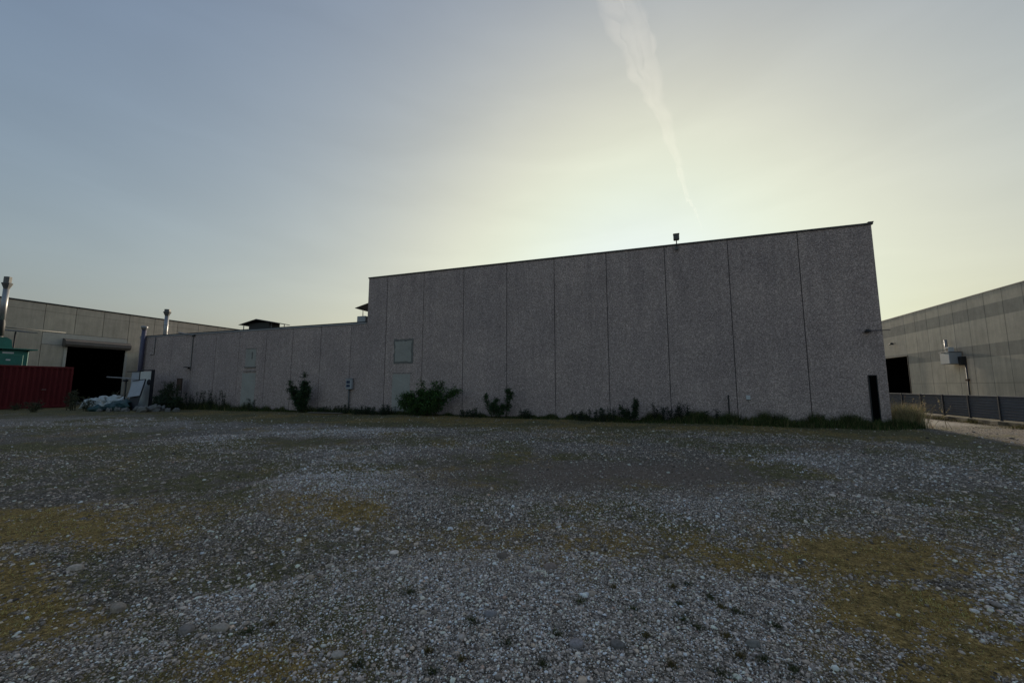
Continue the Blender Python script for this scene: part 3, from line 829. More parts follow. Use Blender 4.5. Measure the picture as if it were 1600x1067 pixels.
def plate(x0, x1, z0, z1, mat, name, parent=main, thick=.012, seed=0, irregular=.04):
    """mortar patch with a ragged outline standing just off the wall"""
    rs = np.random.default_rng(seed); pts = []
    per = [(x0, z0), (x1, z0), (x1, z1), (x0, z1)]
    for i in range(4):
        a, b = np.array(per[i]), np.array(per[(i + 1) % 4])
        for t in np.linspace(0, 1, 9)[:-1]: pts.append(a + (b - a) * t + rs.normal(0, irregular * .4, 2))
    n = len(pts); m = MB()
    m.add([(p[0], thick, p[1]) for p in pts] + [(p[0], .0035, p[1]) for p in pts], [tuple(range(n))[::-1], tuple(range(n, 2 * n))] + [(i, (i + 1) % n, n + (i + 1) % n, n + i) for i in range(n)])
    return m.build(name, mat, parent)
# blocked window and door in the tall block
x0, z1 = FM.hit(645, 530); x1, z0 = FM.hit(616, 567)
plate(x0 - .06, x1 + .05, z0 - .05, z1 + .04, M_EDGE, 'window_patch', thick=.008, seed=1, irregular=.05)
plate(x0 + .06, x1 - .04, z0 + .07, z1 - .10, M_PATCH, 'window_infill', thick=.016, seed=2, irregular=.045)
x0, z1 = FM.hit(641, 584); x1, _ = FM.hit(613, 600)
plate(x0, x1, .02, z1, M_PATCH2, 'door_infill', thick=.010, seed=3, irregular=.02)
m = MB(); m.box(x0 - .1, x1 + .05, .002, .014, z1 + .03, z1 + .055); m.build('door_lintel', M_EDGE, main)
# blocked window in the wing
x0, z1 = FM.hit(401, 545); x1, z0 = FM.hit(383, 573)
plate(x0, x1, z0, z1, M_PATCH, 'window_infill', thick=.010, seed=4, irregular=.02)
for nm_, b_ in (('window_sill', (x0 - .05, x1 + .05, .002, .05, z0 - .07, z0 - .01)), ('door_lintel', (x0 - .1, x1 + .1, .002, .04, z0 - .32, z0 - .28)), ('window_lintel', (x0 - .02, x1 + .02, .002, .018, z1 + .01, z1 + .05)), ('mortar_smear', (x0 + .3, x0 + .36, .012, .03, z0 + .5, z1 - .2))):
    MB().box(*b_).build(nm_, M_EDGE, main)
plate(x0 - .1, x1 + .2, .02, z0 - .40, M_PATCH2, 'door_infill', thick=.007, seed=5, irregular=.03)
# narrow doorway by the right corner: black plate paints its shade
x0, z1 = FM.hit(1368, 587); x1, _ = FM.hit(1357, 587)
m = MB(); m.box(x0, x1, .004, .03, .0, z1); d_ = m.build('doorway', M_BLACK, main)
m = MB(); m.box(x0 - .03, x0 - .002, .004, .04, 0, z1 + .03); m.box(x1 + .002, x1 + .03, .004, .04, 0, z1 + .03); m.box(x0, x1, .004, .04, z1 + .003, z1 + .03)
m.build('door_frame', M_DARKMET, d_)

# wall-hung things on the main building
def on_main(name, px, py, y=0, **k):
    s, z = FM.hit(px, py, y); return empty(name, FM.w(s, y, z), ROT_M, **k), s, z
r, s, z = on_main('floodlight', 1057, 381, .05, label='square floodlight on a short mast above the roof edge of the tall block', cat='floodlight')
m = MB(); m.tube([(0, .03, -.25), (0, .03, .16)], .022, 8); m.build('mast', M_DARKMET, r)
m = MB(); m.cbox(-.12, .12, -.04, .14, .14, .40, .03); m.build('lamp_head', M_FLOOD, r)
m = MB(); m.cbox(-.13, .13, -.05, .15, .402, .43, .008); m.build('lamp_hood', M_DARKMET, r)
m = MB(); m.cbox(-.07, .07, 0, .05, -.28, -.12, .01); m.build('bracket', M_GALVD, r)
r, s, z = on_main('wall_lamp', 1386, 516, .02, label='small dark lamp on a horizontal bar at the right end of the tall block', cat='wall lamp')
m = MB(); m.tube([(-.08, .04, 0), (.55, .05, .01)], .013, 8); m.build('bar', M_DARKMET, r)
m = MB(); m.lathe([(.0, -.07), (.10, -.05), (.10, -.02), (.05, .05), (0, .06)], (.62, .08, 0), 14); m.build('lamp_shade', M_DARKMET, r)
r, s, z = on_main('socket_plate', 1169, 621, 0, label='small square white plate on the wall near the right end', cat='wall plate')
m = MB(); m.cbox(-.075, .075, .003, .04, -.085, .085, .008); m.build('cover', M_TAG, r)
m = MB(); m.tube([(0, .02, -.086), (0, .02, -.2)], .008, 6); m.build('conduit', M_GALVD, r)
s, z = FM.hit(1137, 617); r = empty('stake', FM.w(s, .12, 0), ROT_M, label='thin dark stake leaning on the wall left of the white plate', cat='stake')
m = MB(); m.cbox(-.025, .025, -.02, .02, 0, z, .004); m.build('rod', M_DARKMET, r)
# meter box on a post
s, z = FM.hit(548, 606); r = empty('meter_box', FM.w(s, .0, 0), ROT_M, label='grey meter box with dark blue windows on a post at the wall', cat='meter box')
z0 = FM.hit(548, 608)[1]; z1 = FM.hit(548, 592)[1]
m = MB(); m.cbox(-.2, .2, .03, .2, z0, z1, .02); bx = m.build('box', M_GREYBOX, r)
m = MB(); m.box(-.10, .14, .202, .21, z1 - .26, z1 - .10); m.box(-.10, .14, .202, .21, z0 + .12, z1 - .32); m.build('window', M_BLUEB, bx)
m = MB(); m.cbox(-.21, .21, .03, .24, z1 + .003, z1 + .03, .005); m.build('lid', M_GREYBOX, bx)
m = MB(); m.tube([(.03, .09, 0), (.03, .09, z0 - .003)], .045, 10); m.build('post', M_GALVD, r)
# conduits and spouts on the wing
s, z = FM.hit(244, 527); s2, z2 = FM.hit(244, 554); r = empty('conduit', FM.w(s, .03, z2), ROT_M, label='hooked grey conduit running down the wing wall near its left end', cat='conduit')
m = MB(); m.tube([(0, 0, z - z2), (0, 0, 0), (.35, .02, 0), (.37, .02, -.06)], .022, 8); m.build('tube', M_GALVD, r)
s, z = FM.hit(303, 523); r = empty('roof_spout', FM.w(s, .03, z), ROT_M, label='pale spout sticking out of the wing roof edge above a drip stain', cat='spout')
m = MB(); m.tube([(-.05, 0, -.05), (.35, .3, .04), (.75, .5, .12)], .04, 8); m.build('tube', M_FLASH, r)
m = MB(); m.cbox(-.16, .08, -.02, .06, -.12, .0, .01); m.build('outlet', M_DARKMET, r)
s2, z2 = FM.hit(302, 640); zt_ = z
m = MB(); m.cbox(-.03, .03, -.018, .012, 2.6 - z, -.12, .006); m.build('downpipe', M_GALVD, r)
s, z = FM.hit(296, 574); r = empty('wall_bracket', FM.w(s, .0, z), ROT_M, label='small dark bracket on the wing wall below the spout', cat='bracket')
m = MB(); m.cbox(-.14, .14, .005, .3, -.03, .03, .008); m.cbox(-.04, .04, .005, .1, -.09, -.033, .008); m.build('arm', M_DARKMET, r)
# flue pipe at the far left end
s, z = FM.hit(228, 516); s -= .15; r = empty('flue_pipe', FM.w(s, .18, 0), ROT_M, label='violet grey flue pipe rising past the left end of the wing roof', cat='flue')
m = MB(); m.tube([(0, 0, 1.0), (0, 0, z)], .13, 14); m.build('pipe', M_PIPE, r)
m = MB(); m.lathe([(.13, z + .003), (.16, z + .01), (.16, z + .10), (.20, z + .12), (.2, z + .26), (0, z + .3)], n=14); m.build('cap', M_FLASH, r)

# flues and canopies above the wing roof
def cowl_flue(name, loc, h, rad, label, tilt=0):
    r = empty(name, loc, ROT_M, label=label, cat='flue')
    m = MB(); m.tube([(0, 0, 0), (0, 0, h)], rad, 18); m.build('pipe', M_GALV, r)
    m = MB(); m.lathe([(rad * .9, h - .02), (rad * 1.1, h + rad * .4), (rad * 1.9, h + rad * 2.2), (rad * 2.0, h + rad * 2.4), (rad * 1.5, h + rad * 2.7), (rad * 1.5, h + rad * 4.0), (0, h + rad * 4.2)], n=8, smooth=False)
    m.build('cowl', M_GALVD, r)
    for q in (.33, .66): m = MB(); m.lathe([(rad + .003, h * q), (rad + .012, h * q + .01), (rad + .012, h * q + .05), (rad + .003, h * q + .06)], n=18); m.build('band', M_GALV, r)
    return r
s, z = FM.hit(258, 523, -2.5); s2, z2 = FM.hit(260, 493, -2.5)
fl = cowl_flue('cowled_flue', FM.w(s, -2.5, LO - .06), z2 - LO, .14, 'galvanised flue with an angular cowl standing on the wing roof')
m = MB(); m.tube([(.2, 0, z2 - LO - .1), (.34, .02, z2 - LO - .5), (.3, 0, z2 - LO - 1.0)], .012, 6); m.build('cable', M_DARKMET, fl)
def canopy(name, sa, sb, y0, y1, zr, ze, zb, label):
    """corrugated roof over roof plant: ridge along the building depth, posts, dark box"""
    r = empty(name, FM.w((sa + sb) / 2, -y0, LO - .06), ROT_M, label=label, cat='roof canopy')
    w = (sb - sa) / 2; m = MB(); n = 26
    B0 = LO - .06
    for side in (-1, 1):
        vs = []; 
        for i in range(n + 1):
            yy = -(y1 - y0) * i / n; rip = .03 * (i % 2)
            vs += [(0, yy, zr - B0 + rip), (side * w, yy, ze - B0 + rip), (0, yy, zr - B0 + rip - .025), (side * w, yy, ze - B0 + rip - .025)]
        fs = []
        for i in range(n):
            a = i * 4; b = a + 4
            q = [(a, b, b + 1, a + 1), (a + 2, a + 3, b + 3, b + 2), (a + 1, b + 1, b + 3, a + 3)]
            fs += q if side > 0 else [t[::-1] for t in q]
        fs += [(0, 1, 3, 2), (n * 4, n * 4 + 2, n * 4 + 3, n * 4 + 1)]
        m.add(vs, fs)
    m.build('corrugated_roof', M_DARKMET, r)
    for sx in (-.8, .8):
        for yy in (-.2, -(y1 - y0) + .2):
            m = MB(); m.tube([(sx * w, yy, 0), (sx * w, yy, (ze + (zr - ze) * .2) - B0)], .03, 8); m.build('post', M_GALVD, r)
    m = MB(); m.cbox(-w * .62, w * .58, -(y1 - y0) + .3, -.3, .06, ze - B0 + .12, .02); m.build('plant_box', M_DARKMET, r)
    return r
ya = 3.0
sa, ze = FM.hit(431, 502, -ya); sb, _ = FM.hit(372, 507, -ya); sr, zr = FM.hit(400, 499.5, -ya)
canopy('roof_canopy', sa + .3, sb, ya, ya + 1.5, zr + .05, ze - .06, 0, 'low dark gabled canopy over plant on the wing roof')
# pale cabinet with its own little roof next to the tall block
s0, zt_ = FM.hit(576, 493, -1.0); s1, _ = FM.hit(558, 493, -1.0); s1b, zc = FM.hit(561, 482, -1.0)
r = empty('roof_cabinet', FM.w(s1, -1.0, LO - .06), ROT_M, label='pale cabinet under a small dark roof beside the tall block', cat='roof cabinet')
B0 = LO - .06
m = MB(); m.cbox(-.62, 0, -.9, 0, .06, zt_ - B0, .015); m.build('cabinet', M_GREYBOX, r)
m = MB(); m.cbox(-1.15, -.66, -.85, -.05, .06, zt_ - B0 - .03, .015); m.build('plant_box', M_DARKMET, r)
m = MB(); m.tube([(-.35, -.1, zt_ - B0), (-.35, -.1, zc - B0)], .025, 8); m.tube([(-1.0, -.1, zt_ - B0 - .05), (-1.0, -.1, zc - B0 + .1)], .025, 8); m.build('post', M_GALVD, r)
m = MB(); M4 = Matrix.Rotation(R(14), 4, 'Y'); m.box(-1.25, .05, -1.1, .15, zc - B0 + .0, zc - B0 + .035, Matrix.Translation((0, 0, 0)) @ Matrix.Translation((-.0, 0, zc - B0)) @ M4 @ Matrix.Translation((0, 0, -(zc - B0)))); m.build('roof_sheet', M_DARKMET, r)

# ------------------------------------------------------------------ right building
rb = empty('warehouse', FR.w(0, 0, 0), ROT_R, label='pale smooth concrete warehouse with two darker bands behind the slatted fence', cat='building')
xs = sorted(FR.hit(px, 600)[0] for px in (1440, 1458.5, 1479, 1502, 1526, 1552, 1584)); stp = (xs[-1] - xs[0]) / 6
print('right seams', [round(q, 2) for q in xs], stp)
xd0 = FR.hit(1422, 590)[0]; zdoor = FR.hit(1421, 556)[1]; xd1 = xd0 + 5.2
print('door', xd0, zdoor)
cols = [xd0]
q = xd0
while q > -16: q -= stp; cols.append(q)
cols = cols[::-1]
for a, b in zip(cols[:-1], cols[1:]):
    m = MB(); m.cbox(a + .012, b - .012, -.2, 0, 0, 8.0, .008); m.build('wall_panel', M_CR, rb)
m = MB(); m.cbox(xd0 + .012, xd1, -.2, 0, zdoor, 8.0, .008); m.build('wall_panel', M_CR, rb)
q = xd1
while q < xd1 + 45:
    m = MB(); m.cbox(q + .012, q + stp * 2 - .012, -.2, 0, 0, 8.0, .008); m.build('wall_panel', M_CR, rb); q += stp * 2
xe = q
m = MB(); m.box(cols[0] + .02, xd0 - .02, -.18, -.03, 0, 7.98); m.box(xd1 + .02, xe - .02, -.18, -.03, 0, 7.98); m.build('joint_filler', M_JOINT, rb)
m = MB(); m.box(cols[0], xe, -30, -29.8, 0, 8); m.box(cols[0], cols[0] + .2, -29.8, -.2, 0, 8); m.box(xe - .2, xe, -29.8, -.2, 0, 8); m.build('side_wall', M_CR, rb)
m = MB(); m.box(cols[0] + .2, xe - .2, -29.8, -.2, 7.7, 7.85); m.build('roof', M_ROOF, rb)
m = MB(); m.cbox(cols[0] - .02, xe + .02, -.25, .03, 8.003, 8.06, .006); m.build('coping', M_FLASH, rb)
m = MB()
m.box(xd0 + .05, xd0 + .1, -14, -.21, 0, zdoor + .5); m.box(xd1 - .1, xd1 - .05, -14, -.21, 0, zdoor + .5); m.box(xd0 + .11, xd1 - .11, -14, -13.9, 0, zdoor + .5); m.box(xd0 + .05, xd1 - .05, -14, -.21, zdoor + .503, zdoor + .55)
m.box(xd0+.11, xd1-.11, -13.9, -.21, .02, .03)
m.build('dark_interior', M_BLACK, rb)  # shade painted into the near-black interior walls
m = MB(); m.cbox(xd0 - .06, xd0 + .008, .003, .05, 0, zdoor, .006); m.cbox(xd0 - .06, xd1 + .06, .003, .05, zdoor + .003, zdoor + .07, .006); m.build('door_frame', M_DARKMET, rb)
s, z = FR.hit(1398, 537.5, .1); r = empty('door_lamp', FR.w(s, 0, z), ROT_R, label='small dark lamp above the black warehouse doorway', cat='wall lamp')
m = MB(); m.tube([(0, 0.003, .05), (0, .3, .1)], .02, 8); m.build('arm', M_DARKMET, r)
m = MB(); m.lathe([(0, .14), (.05, .13), (.22, -.05), (.2, -.06), (0, -.04)], (0, .35, 0), 14); m.build('lamp_shade', M_DARKMET, r)
# wall box with duct and pipe
xa, zt_ = FR.hit(1493, 549, .0); xb, zb_ = FR.hit(1473, 569, 0.0)
print('wallbox', xa, zt_, xb, zb_)
cx = (xa + xb) / 2; zc = FR.hit(1483, 559, .5)[1]
cx, zc = FR.hit(1483, 560, .55)
r = empty('wall_unit', FR.w(cx, 0, zc), ROT_R, label='pale grey box unit with a duct hung on the warehouse wall', cat='wall unit')
m = MB(); m.cbox(-.5, .55, .05, .8, -.45, .45, .04); m.build('housing', M_GREYBOX, r)
m = MB(); m.cbox(-.53, .58, .03, .84, .453, .50, .01); m.build('lid', M_FLASH, r)
m = MB(); m.cbox(-.2, .22, .3, .62, .503, .86, .02); hd = m.build('outlet', M_TAG, r)
m = MB(); m.box(-.13, .15, .622, .63, .56, .80); m.build('vent', M_DARKMET, hd)
xt_, zt2 = FR.hit(1477, 531, .3)
m = MB(); m.tube([(xt_ - cx, .3, .503), (xt_ - cx, .3, zt2 - zc)], .09, 12); m.build('duct', M_FLASH, r)
m = MB(); m.cbox(-.83, -.53, .02, .35, -.55, .1, .02); m.build('shadow_block', M_DARKMET, r)  # dark block standing in for the unit's shadow on the wall
m = MB(); m.tube([(-.8, .08, -.553), (-.8, .08, -zc + .05)], .05, 10); m.build('pipe', M_POST, r)
m = MB(); m.cbox(-.92, -.68, .03, .17, -zc + 1.9, -zc + 2.05, .01); m.build('clamp', M_RUST, r)

# ------------------------------------------------------------------ slatted fence
fe = empty('slatted_fence', FF.w(0, 0, 0), ROT_R, label='low blue grey fence of horizontal slats on a mossy concrete kerb', cat='fence')
px0 = FF.hit(1563, 640)[0]; stp = (FF.hit(1440, 630)[0] - px0) / 3
print('fence step', stp, px0)
k0 = -9
posts = [px0 + stp * k for k in range(k0, 22)]
for k, q in enumerate(posts):
    m = MB(); m.cbox(q - .03, q + .03, -.04, .04, .15, 1.13, .006); m.build('post', M_POST, fe)
    if k + 1 < len(posts):
        m = MB(); z = .20; w = stp - .07
        j = random.Random(k).uniform(-.008, .008)
        while z < 1.08:
            vs = [(q + .035, -.015 + j, z), (q + .035 + w, -.015 - j, z), (q + .035 + w, .0 - j, z + .02), (q + .035, .0 + j, z + .02), (q + .035, .0 + j, z + .095), (q + .035 + w, .0 - j, z + .095), (q + .035 + w, -.015 - j, z + .110), (q + .035, -.015 + j, z + .110)]
            m.add(vs, [(0, 1, 2, 3), (3, 2, 5, 4), (4, 5, 6, 7), (0, 7, 6, 1)]); z += .112
        m.cbox(q + .035, q + .035 + w, -.03, .03, 1.095, 1.125, .005)
        m.build('slat_panel', M_FENCE, fe)
m = MB()
nk = 120; rs = random.Random(5); V = []; Fc = []
for i in range(nk + 1):
    x = posts[0] + (posts[-1] - posts[0]) * i / nk; a, b = rs.uniform(-.015, .015), rs.uniform(-.02, .02)
    V += [(x, .12 + a, -.05), (x, .11 + a, .13 + b), (x, .07, .155 + b * .4), (x, -.1, .15), (x, -.1, -.05)]
for i in range(nk):
    for j in range(4): Fc.append((i * 5 + j, i * 5 + j + 1, i * 5 + 6 + j, i * 5 + 5 + j)[::-1])
Fc += [(0, 1, 2, 3, 4), tuple(nk * 5 + t for t in (4, 3, 2, 1, 0))]
m.add(V, Fc); m.build('kerb', M_KERB, fe)

# ------------------------------------------------------------------ left building
lb = empty('workshop', FL.w(0, 0, 0), ROT_L, label='beige concrete workshop with a big black open doorway at left', cat='building')
H9 = 9.0
lx = [FL.hit(px, 500)[0] for px in (36, 87, 134, 175, 213, 250, 281, 309, 337)]
print('left seams', [round(q, 2) for q in lx])
xdL = FL.hit(100, 560)[0]; xdR = FL.hit(196, 560)[0]; zdt = FL.hit(150, 543)[1]
print('left door', xdL, xdR, zdt)
# X grows towards the camera (to the left in the photo)
stL = 2.9
edges = [xdR]; q = xdR
while q > -75: q -= (xdL - xdR + 2.2) / 3; edges.append(q)
edges = edges[::-1]
for a, b in zip(edges[:-1], edges[1:]):
    m = MB(); m.cbox(a + .015, b - .015, -.2, 0, 0, H9, .01); m.build('wall_panel', M_CL, lb)
wd = xdL - xdR; pa = xdR - .0
zl = FL.hit(150, 526)[1]
n3 = 3
for k in range(n3):
    m = MB(); m.cbox(xdR + (wd + 1.6) * k / n3 + .015, xdR + (wd + 1.6) * (k + 1) / n3 - .015, -.2, 0, zl + .02, H9, .01); m.build('wall_panel', M_CL, lb)
m = MB(); m.cbox(xdR + .015, xdL + 1.6 - .015, -.2, -.006, zdt, zl, .01); m.build('lintel', M_CLE, lb)
m = MB(); m.cbox(xdL + .015, xdL + 1.585, -.2, 0, 0, zdt - .02, .01); m.build('wall_panel', M_CL, lb)
q = xdL + 1.6
while q < xdL + 36:
    m = MB(); m.cbox(q + .015, q + 3.6 - .015, -.2, 0, 0, H9, .01); m.build('wall_panel', M_CL, lb); q += 3.6
xe = q; xs0 = edges[0]
m = MB(); m.box(xs0 + .02, xdR - .05, -.18, -.03, 0, H9 - .05); m.box(xdR - .04, xdL + 1.58, -.18, -.03, zdt + .02, H9 - .05); m.box(xdL + .02, xe, -.18, -.032, 0, zdt + .01); m.box(xdL + 1.6, xe, -.18, -.032, zdt + .03, H9 - .05); m.build('joint_filler', M_JOINT, lb)
m = MB(); m.box(xs0, xe, -30, -29.8, 0, H9); m.box(xs0, xs0 + .2, -29.8, -.2, 0, H9); m.box(xe - .2, xe, -29.8, -.2, 0, H9); m.build('side_wall', M_CL, lb)
m = MB(); m.box(xs0 + .2, xe - .2, -29.8, -.2, H9 - .3, H9 - .2); m.build('roof', M_ROOF, lb)
m = MB(); m.cbox(xs0 - .02, xe + .02, -.3, .05, H9 + .003, H9 + .13, .01); m.build('coping', M_DARKMET, lb)
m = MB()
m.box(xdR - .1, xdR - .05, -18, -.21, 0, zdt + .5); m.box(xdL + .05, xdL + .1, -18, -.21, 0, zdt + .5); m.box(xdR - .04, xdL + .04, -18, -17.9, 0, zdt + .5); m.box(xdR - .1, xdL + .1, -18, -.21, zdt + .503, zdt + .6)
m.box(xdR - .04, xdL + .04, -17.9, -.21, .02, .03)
m.build('dark_interior', M_BLACK, lb)  # interior darkness comes from the black colour of its walls
m = MB(); hw = .35
prof = [(.0, zdt - .1), (.45, zdt - .1), (.62, zdt + .1), (.6, zdt + .4), (.35, zdt + .62), (.0, zdt + .66)]
V = [(xdR - .1, y, z) for y, z in prof] + [(xdL + .25, y, z) for y, z in prof]; n6 = 6
m.add(V, [(i, (i + 1) % n6, (i + 1) % n6 + n6, i + n6) for i in range(n6)] + [tuple(range(n6))[::-1], tuple(range(n6, 12))])
m.build('shutter_housing', M_SHUT, lb)
for q in (xdR, xdL):
    m = MB(); m.cbox(q - .1, q + .1, .003, .1, 0, zdt - .12, .01); m.build('door_jamb', M_CLE, lb)

# ------------------------------------------------------------------ yard at the left
FC = Frame(ground(108, 636), ROT_L)     # container long side, X towards the camera
cz = 2.9
r = empty('shipping_container', FC.w(0, 0, 0), ROT_L, label='dark red corrugated shipping container at the left edge', cat='container')
m = MB(); L = 12.2; n = 44; V = []; Fc = []
for i in range(n):
    a = .12 + (L - .24) * i / n; p = (L - .24) / n
    for (dx, y) in ((0, -.07), (.3, -.07), (.5, 0), (.8, 0)): V += [(a + dx * p, y, .18), (a + dx * p, y, cz - .14)]
V += [(L - .12, -.07, .18), (L - .12, -.07, cz - .14)]
for i in range(len(V) // 2 - 1): Fc.append((i * 2, i * 2 + 1, i * 2 + 3, i * 2 + 2)[::-1])
m.add(V, Fc); m.build('side_wall', M_RED, r)
m = MB(); m.cbox(0, L, -.12, .012, 0.02, .178, .01); m.cbox(0, L, -.1, .012, cz - .138, cz, .01)
for x in (0, L - .118): m.cbox(x, x + .118, -.12, .014, .18, cz - .14, .01)
m.build('frame', M_RED, r)
m = MB(); m.box(.01, L - .01, -2.42, -.13, .03, cz - .01); m.build('box_body', M_RED, r)
plate(1.3, 1.5, 1.25, 1.33, plain('scuffed_paint', (.2, .1, .09), .8, var=.4, scale=8), 'paint_scuff', r, .009, 31, .05)

# green machine behind the container
def at_depth(px, py, fr, y):  # hit in frame plane
    return fr.hit(px, py, y)
yb = -4.5
x1, zt_ = FC.hit(46, 545, yb); xr, zt2 = FC.hit(44, 540, yb)
xl = FC.hit(-40, 545, yb)[0]
print('machine', x1, zt_, xl)
r = empty('green_hopper', FC.w(x1, yb, 0), ROT_L, label='teal green hopper machine standing behind the red container', cat='machine')
m = MB(); m.cbox(0, xl - x1, -2.2, 0, 0.0, zt_ - .15, .03); body = m.build('body', M_GREEN, r)
m = MB(); m.cbox(.28, 1.85, .003, .09, zt_ - 1.35, zt_ - .5, .02); hat = m.build('hatch', M_GREEN, body)
m = MB(); m.box(.9, 1.12, .091, .098, zt_ - .95, zt_ - .85); m.build('label_plate', M_TAG, hat)
m = MB(); m.box(.75, 1.3, .004, .012, zt_ - .44, zt_ - .32); m.build('name_plate', M_TAG, body)
m = MB(); m.cbox(-.35, xl - x1, -2.3, .3, zt_ - .12, zt_ - .04, .01); m.build('top_flange', M_GREEN, r)
for k in range(5):
    m = MB(); m.cbox(k * 1.3 + .05, k * 1.3 + .11, .003, .22, zt_ - .25, zt_ - .125, .005); m.build('flange_rib', M_GREEND, r)
m = MB(); V = [(.72, 0, zt_), (1.5, 0, zt_), (1.5, 0, zt_ + .75), (1.05, 0, zt_ + .78), (.8, 0, zt_ + .6)]
V = [(x, -.4, z) for x, y, z in V] + [(x, -1.5, z) for x, y, z in V]
m.add(V, [(4, 3, 2, 1, 0)[::-1], (5, 6, 7, 8, 9)[::-1]] + [(i, i + 5, (i + 1) % 5 + 5, (i + 1) % 5) for i in range(5)]); m.build('motor_cover', M_GREEN, r)
m = MB(); m.cbox(2.4, xl - x1, -1.5, -.35, zt_, zt_ + 1.0, .03); m.build('inlet_chute', M_GREEND, r)

# big flue at the left edge, on a steel trestle
xf, zf = FC.hit(10, 452, yb - 1.5); xg, zg_ = FC.hit(2, 500, yb - 1.5)
r = empty('tall_flue', FC.w(xf, yb - 1.5, 0), ROT_L, label='tall galvanised flue with an angular cowl at the left edge of the photo', cat='flue')
rad = .165
m = MB(); m.tube([(0, 0, zg_), (0, 0, zf)], rad, 20); m.build('pipe', M_GALV, r)
m = MB(); h = zf; m.lathe([(rad * .9, h - .02), (rad * 1.1, h + .1), (rad * 1.9, h + .45), (rad * 1.3, h + .5), (rad * 1.3, h + .95), (0, h + 1.0)], n=8, smooth=False); m.build('cowl', M_GALVD, r)
m = MB(); m.lathe([(rad, zg_ + .02), (rad * 1.25, zg_ - .3), (rad * 1.25, zg_ - 1.2), (0, zg_ - 1.25)], n=16); m.build('fan_housing', M_DARKMET, r)
m = MB(); m.tube([(0, 0, .0), (0, 0, zg_ - 1.2)], .18, 12); m.build('lower_pipe', M_GALVD, r)
# flat corrugated shelter roof with props, left
xs_, zs_ = FC.hit(60, 520, yb - 3); xe_ = FC.hit(-80, 520, yb - 3)[0]; zs2 = FC.hit(40, 519, yb - 3)[1]
r = empty('shelter_roof', FC.w(xs_, yb - 3, 0), ROT_L, label='flat corrugated shelter roof on thin props behind the green machine', cat='shelter')
V = []; Fc = []; n = 60
for i in range(n + 1):
    x = (xe_ - xs_) * i / n; zz = zs2 + .035 * (i % 2)
    V += [(x, 0, zz), (x, -3.0, zz + .35), (x, 0, zz - .03), (x, -3.0, zz + .32)]
for i in range(n):
    a = i * 4; b = a + 4; Fc += [(a, b, b + 1, a + 1), (a + 2, a + 3, b + 3, b + 2), (a, a + 2, b + 2, b)]
Fc += [(0, 1, 3, 2)]
m = MB(); m.add(V, Fc); m.build('corrugated_sheet', M_GALVD, r)
for x in (1.2, 4.2, 7.2):
    m = MB(); m.tube([(x, -.1, 0), (x, -.1, zs2 - .03)], .05, 8); m.build('prop', M_DARKMET, r)
m = MB(); m.tube([(-1.6, 0, zs2 + .25), (xe_ - xs_, 0, zs2 + .25)], .04, 8); m.build('rail', M_GALVD, r)

# white cabinet with round port, door-like panels and boards at the wing's left end
s, z = FM.hit(238, 580, 1.6); s1, _ = FM.hit(219, 580, 1.6); zt_ = FM.hit(229, 579, 1.6)[1]
print('cabinet', s, s1, zt_)
r = empty('white_cabinet', FM.w(s, 1.6, 0), ROT_M, label='white upright cabinet with a round black port in a dark frame', cat='cabinet')
w = s1 - s
m = MB(); m.cbox(.05, w - .04, -.12, 0, .1, zt_ - .06, .02); m.build('front_panel', M_WHITE, r)
m = MB(); m.cbox(-.01, .046, -.16, .03, 0, zt_, .01); m.cbox(w - .035, w + .01, -.16, .03, 0, zt_, .01); m.cbox(-.01, w + .01, -.16, .03, zt_ + .003, zt_ + .06, .01); m.cbox(.05, w - .04, -.12, .02, .02, .09, .01); m.build('frame', M_FRAME, r)
m = MB(); cy_, cz_ = FM.hit(233, 597, 1.6); m.tube([(cy_ - s, .003, cz_), (cy_ - s, .03, cz_)], .19, 20, smooth=False); m.build('port', M_FRAME, r)
s2, _ = FM.hit(203, 583, 1.5); s3, _ = FM.hit(218, 583, 1.5)
r = empty('grey_cabinet', FM.w(s3, 1.4, 0), ROT_M, label='grey white panel cabinet directly left of the cabinet with the round port', cat='cabinet')
zg2 = FM.hit(210, 581, 1.4)[1]; w = s2 - s3
m = MB(); m.cbox(.04, w, -.12, 0, .05, zg2, .02); m.build('front_panel', M_WHITEG, r)
m = MB(); m.cbox(-.0, w + .45, -.14, .05, zg2 + .003, zg2 + .05, .01); m.cbox(-.0, .036, -.12, .03, 0, zg2, .008); m.build('frame', M_FRAME, r)
s4, z4 = FM.hit(203, 606, 2.6)
r = empty('leaning_board', FM.w(s4, 2.6, 0), ROT_M, label='blue grey board leaning against the cabinets above the rubbish', cat='board')
M4 = Matrix.Translation((0, -.25, .85)) @ Matrix.Rotation(R(14), 4, 'X') @ Matrix.Rotation(R(6), 4, 'Y')
m = MB(); m.cbox(-.6, .6, 0, .03, 0, 1.05, .005, M4); m.build('sheet', M_WHITEG, r)
m = MB(); m.cbox(-.66, -.603, -.02, .04, -.02, 1.07, .005, M4); m.cbox(-.6, .6, -.02, .04, 1.053, 1.1, .005, M4); m.cbox(-.5, .5, -.1, -.06, -.85, .9, .01, M4); m.build('edge_frame', M_FRAME, r)
# horizontal pole in front of the black doorway
s5, z5 = FM.hit(167, 589, 2.2); s6, z6 = FM.hit(198, 591, 2.2)
r = empty('pole', FM.w(s6, 2.2, 0), ROT_M, label='pale horizontal pole sticking out across the black doorway', cat='pole')
m = MB(); m.tube([(-1.2, 0, z6 - .1), (0, 0, z6), (s5 - s6, 0, z5)], .04, 8); m.build('bar', M_FLASH, r)
m = MB(); m.tube([(0, 0, 0), (0, 0, z6 - .05)], .04, 8); m.build('support', M_DARKMET, r)
m = MB(); m.lathe([(0, -.1), (.13, -.08), (.15, .02), (0, .05)], (.0, .05, z6 - .12), 10); m.build('clamp', M_FRAME, r)

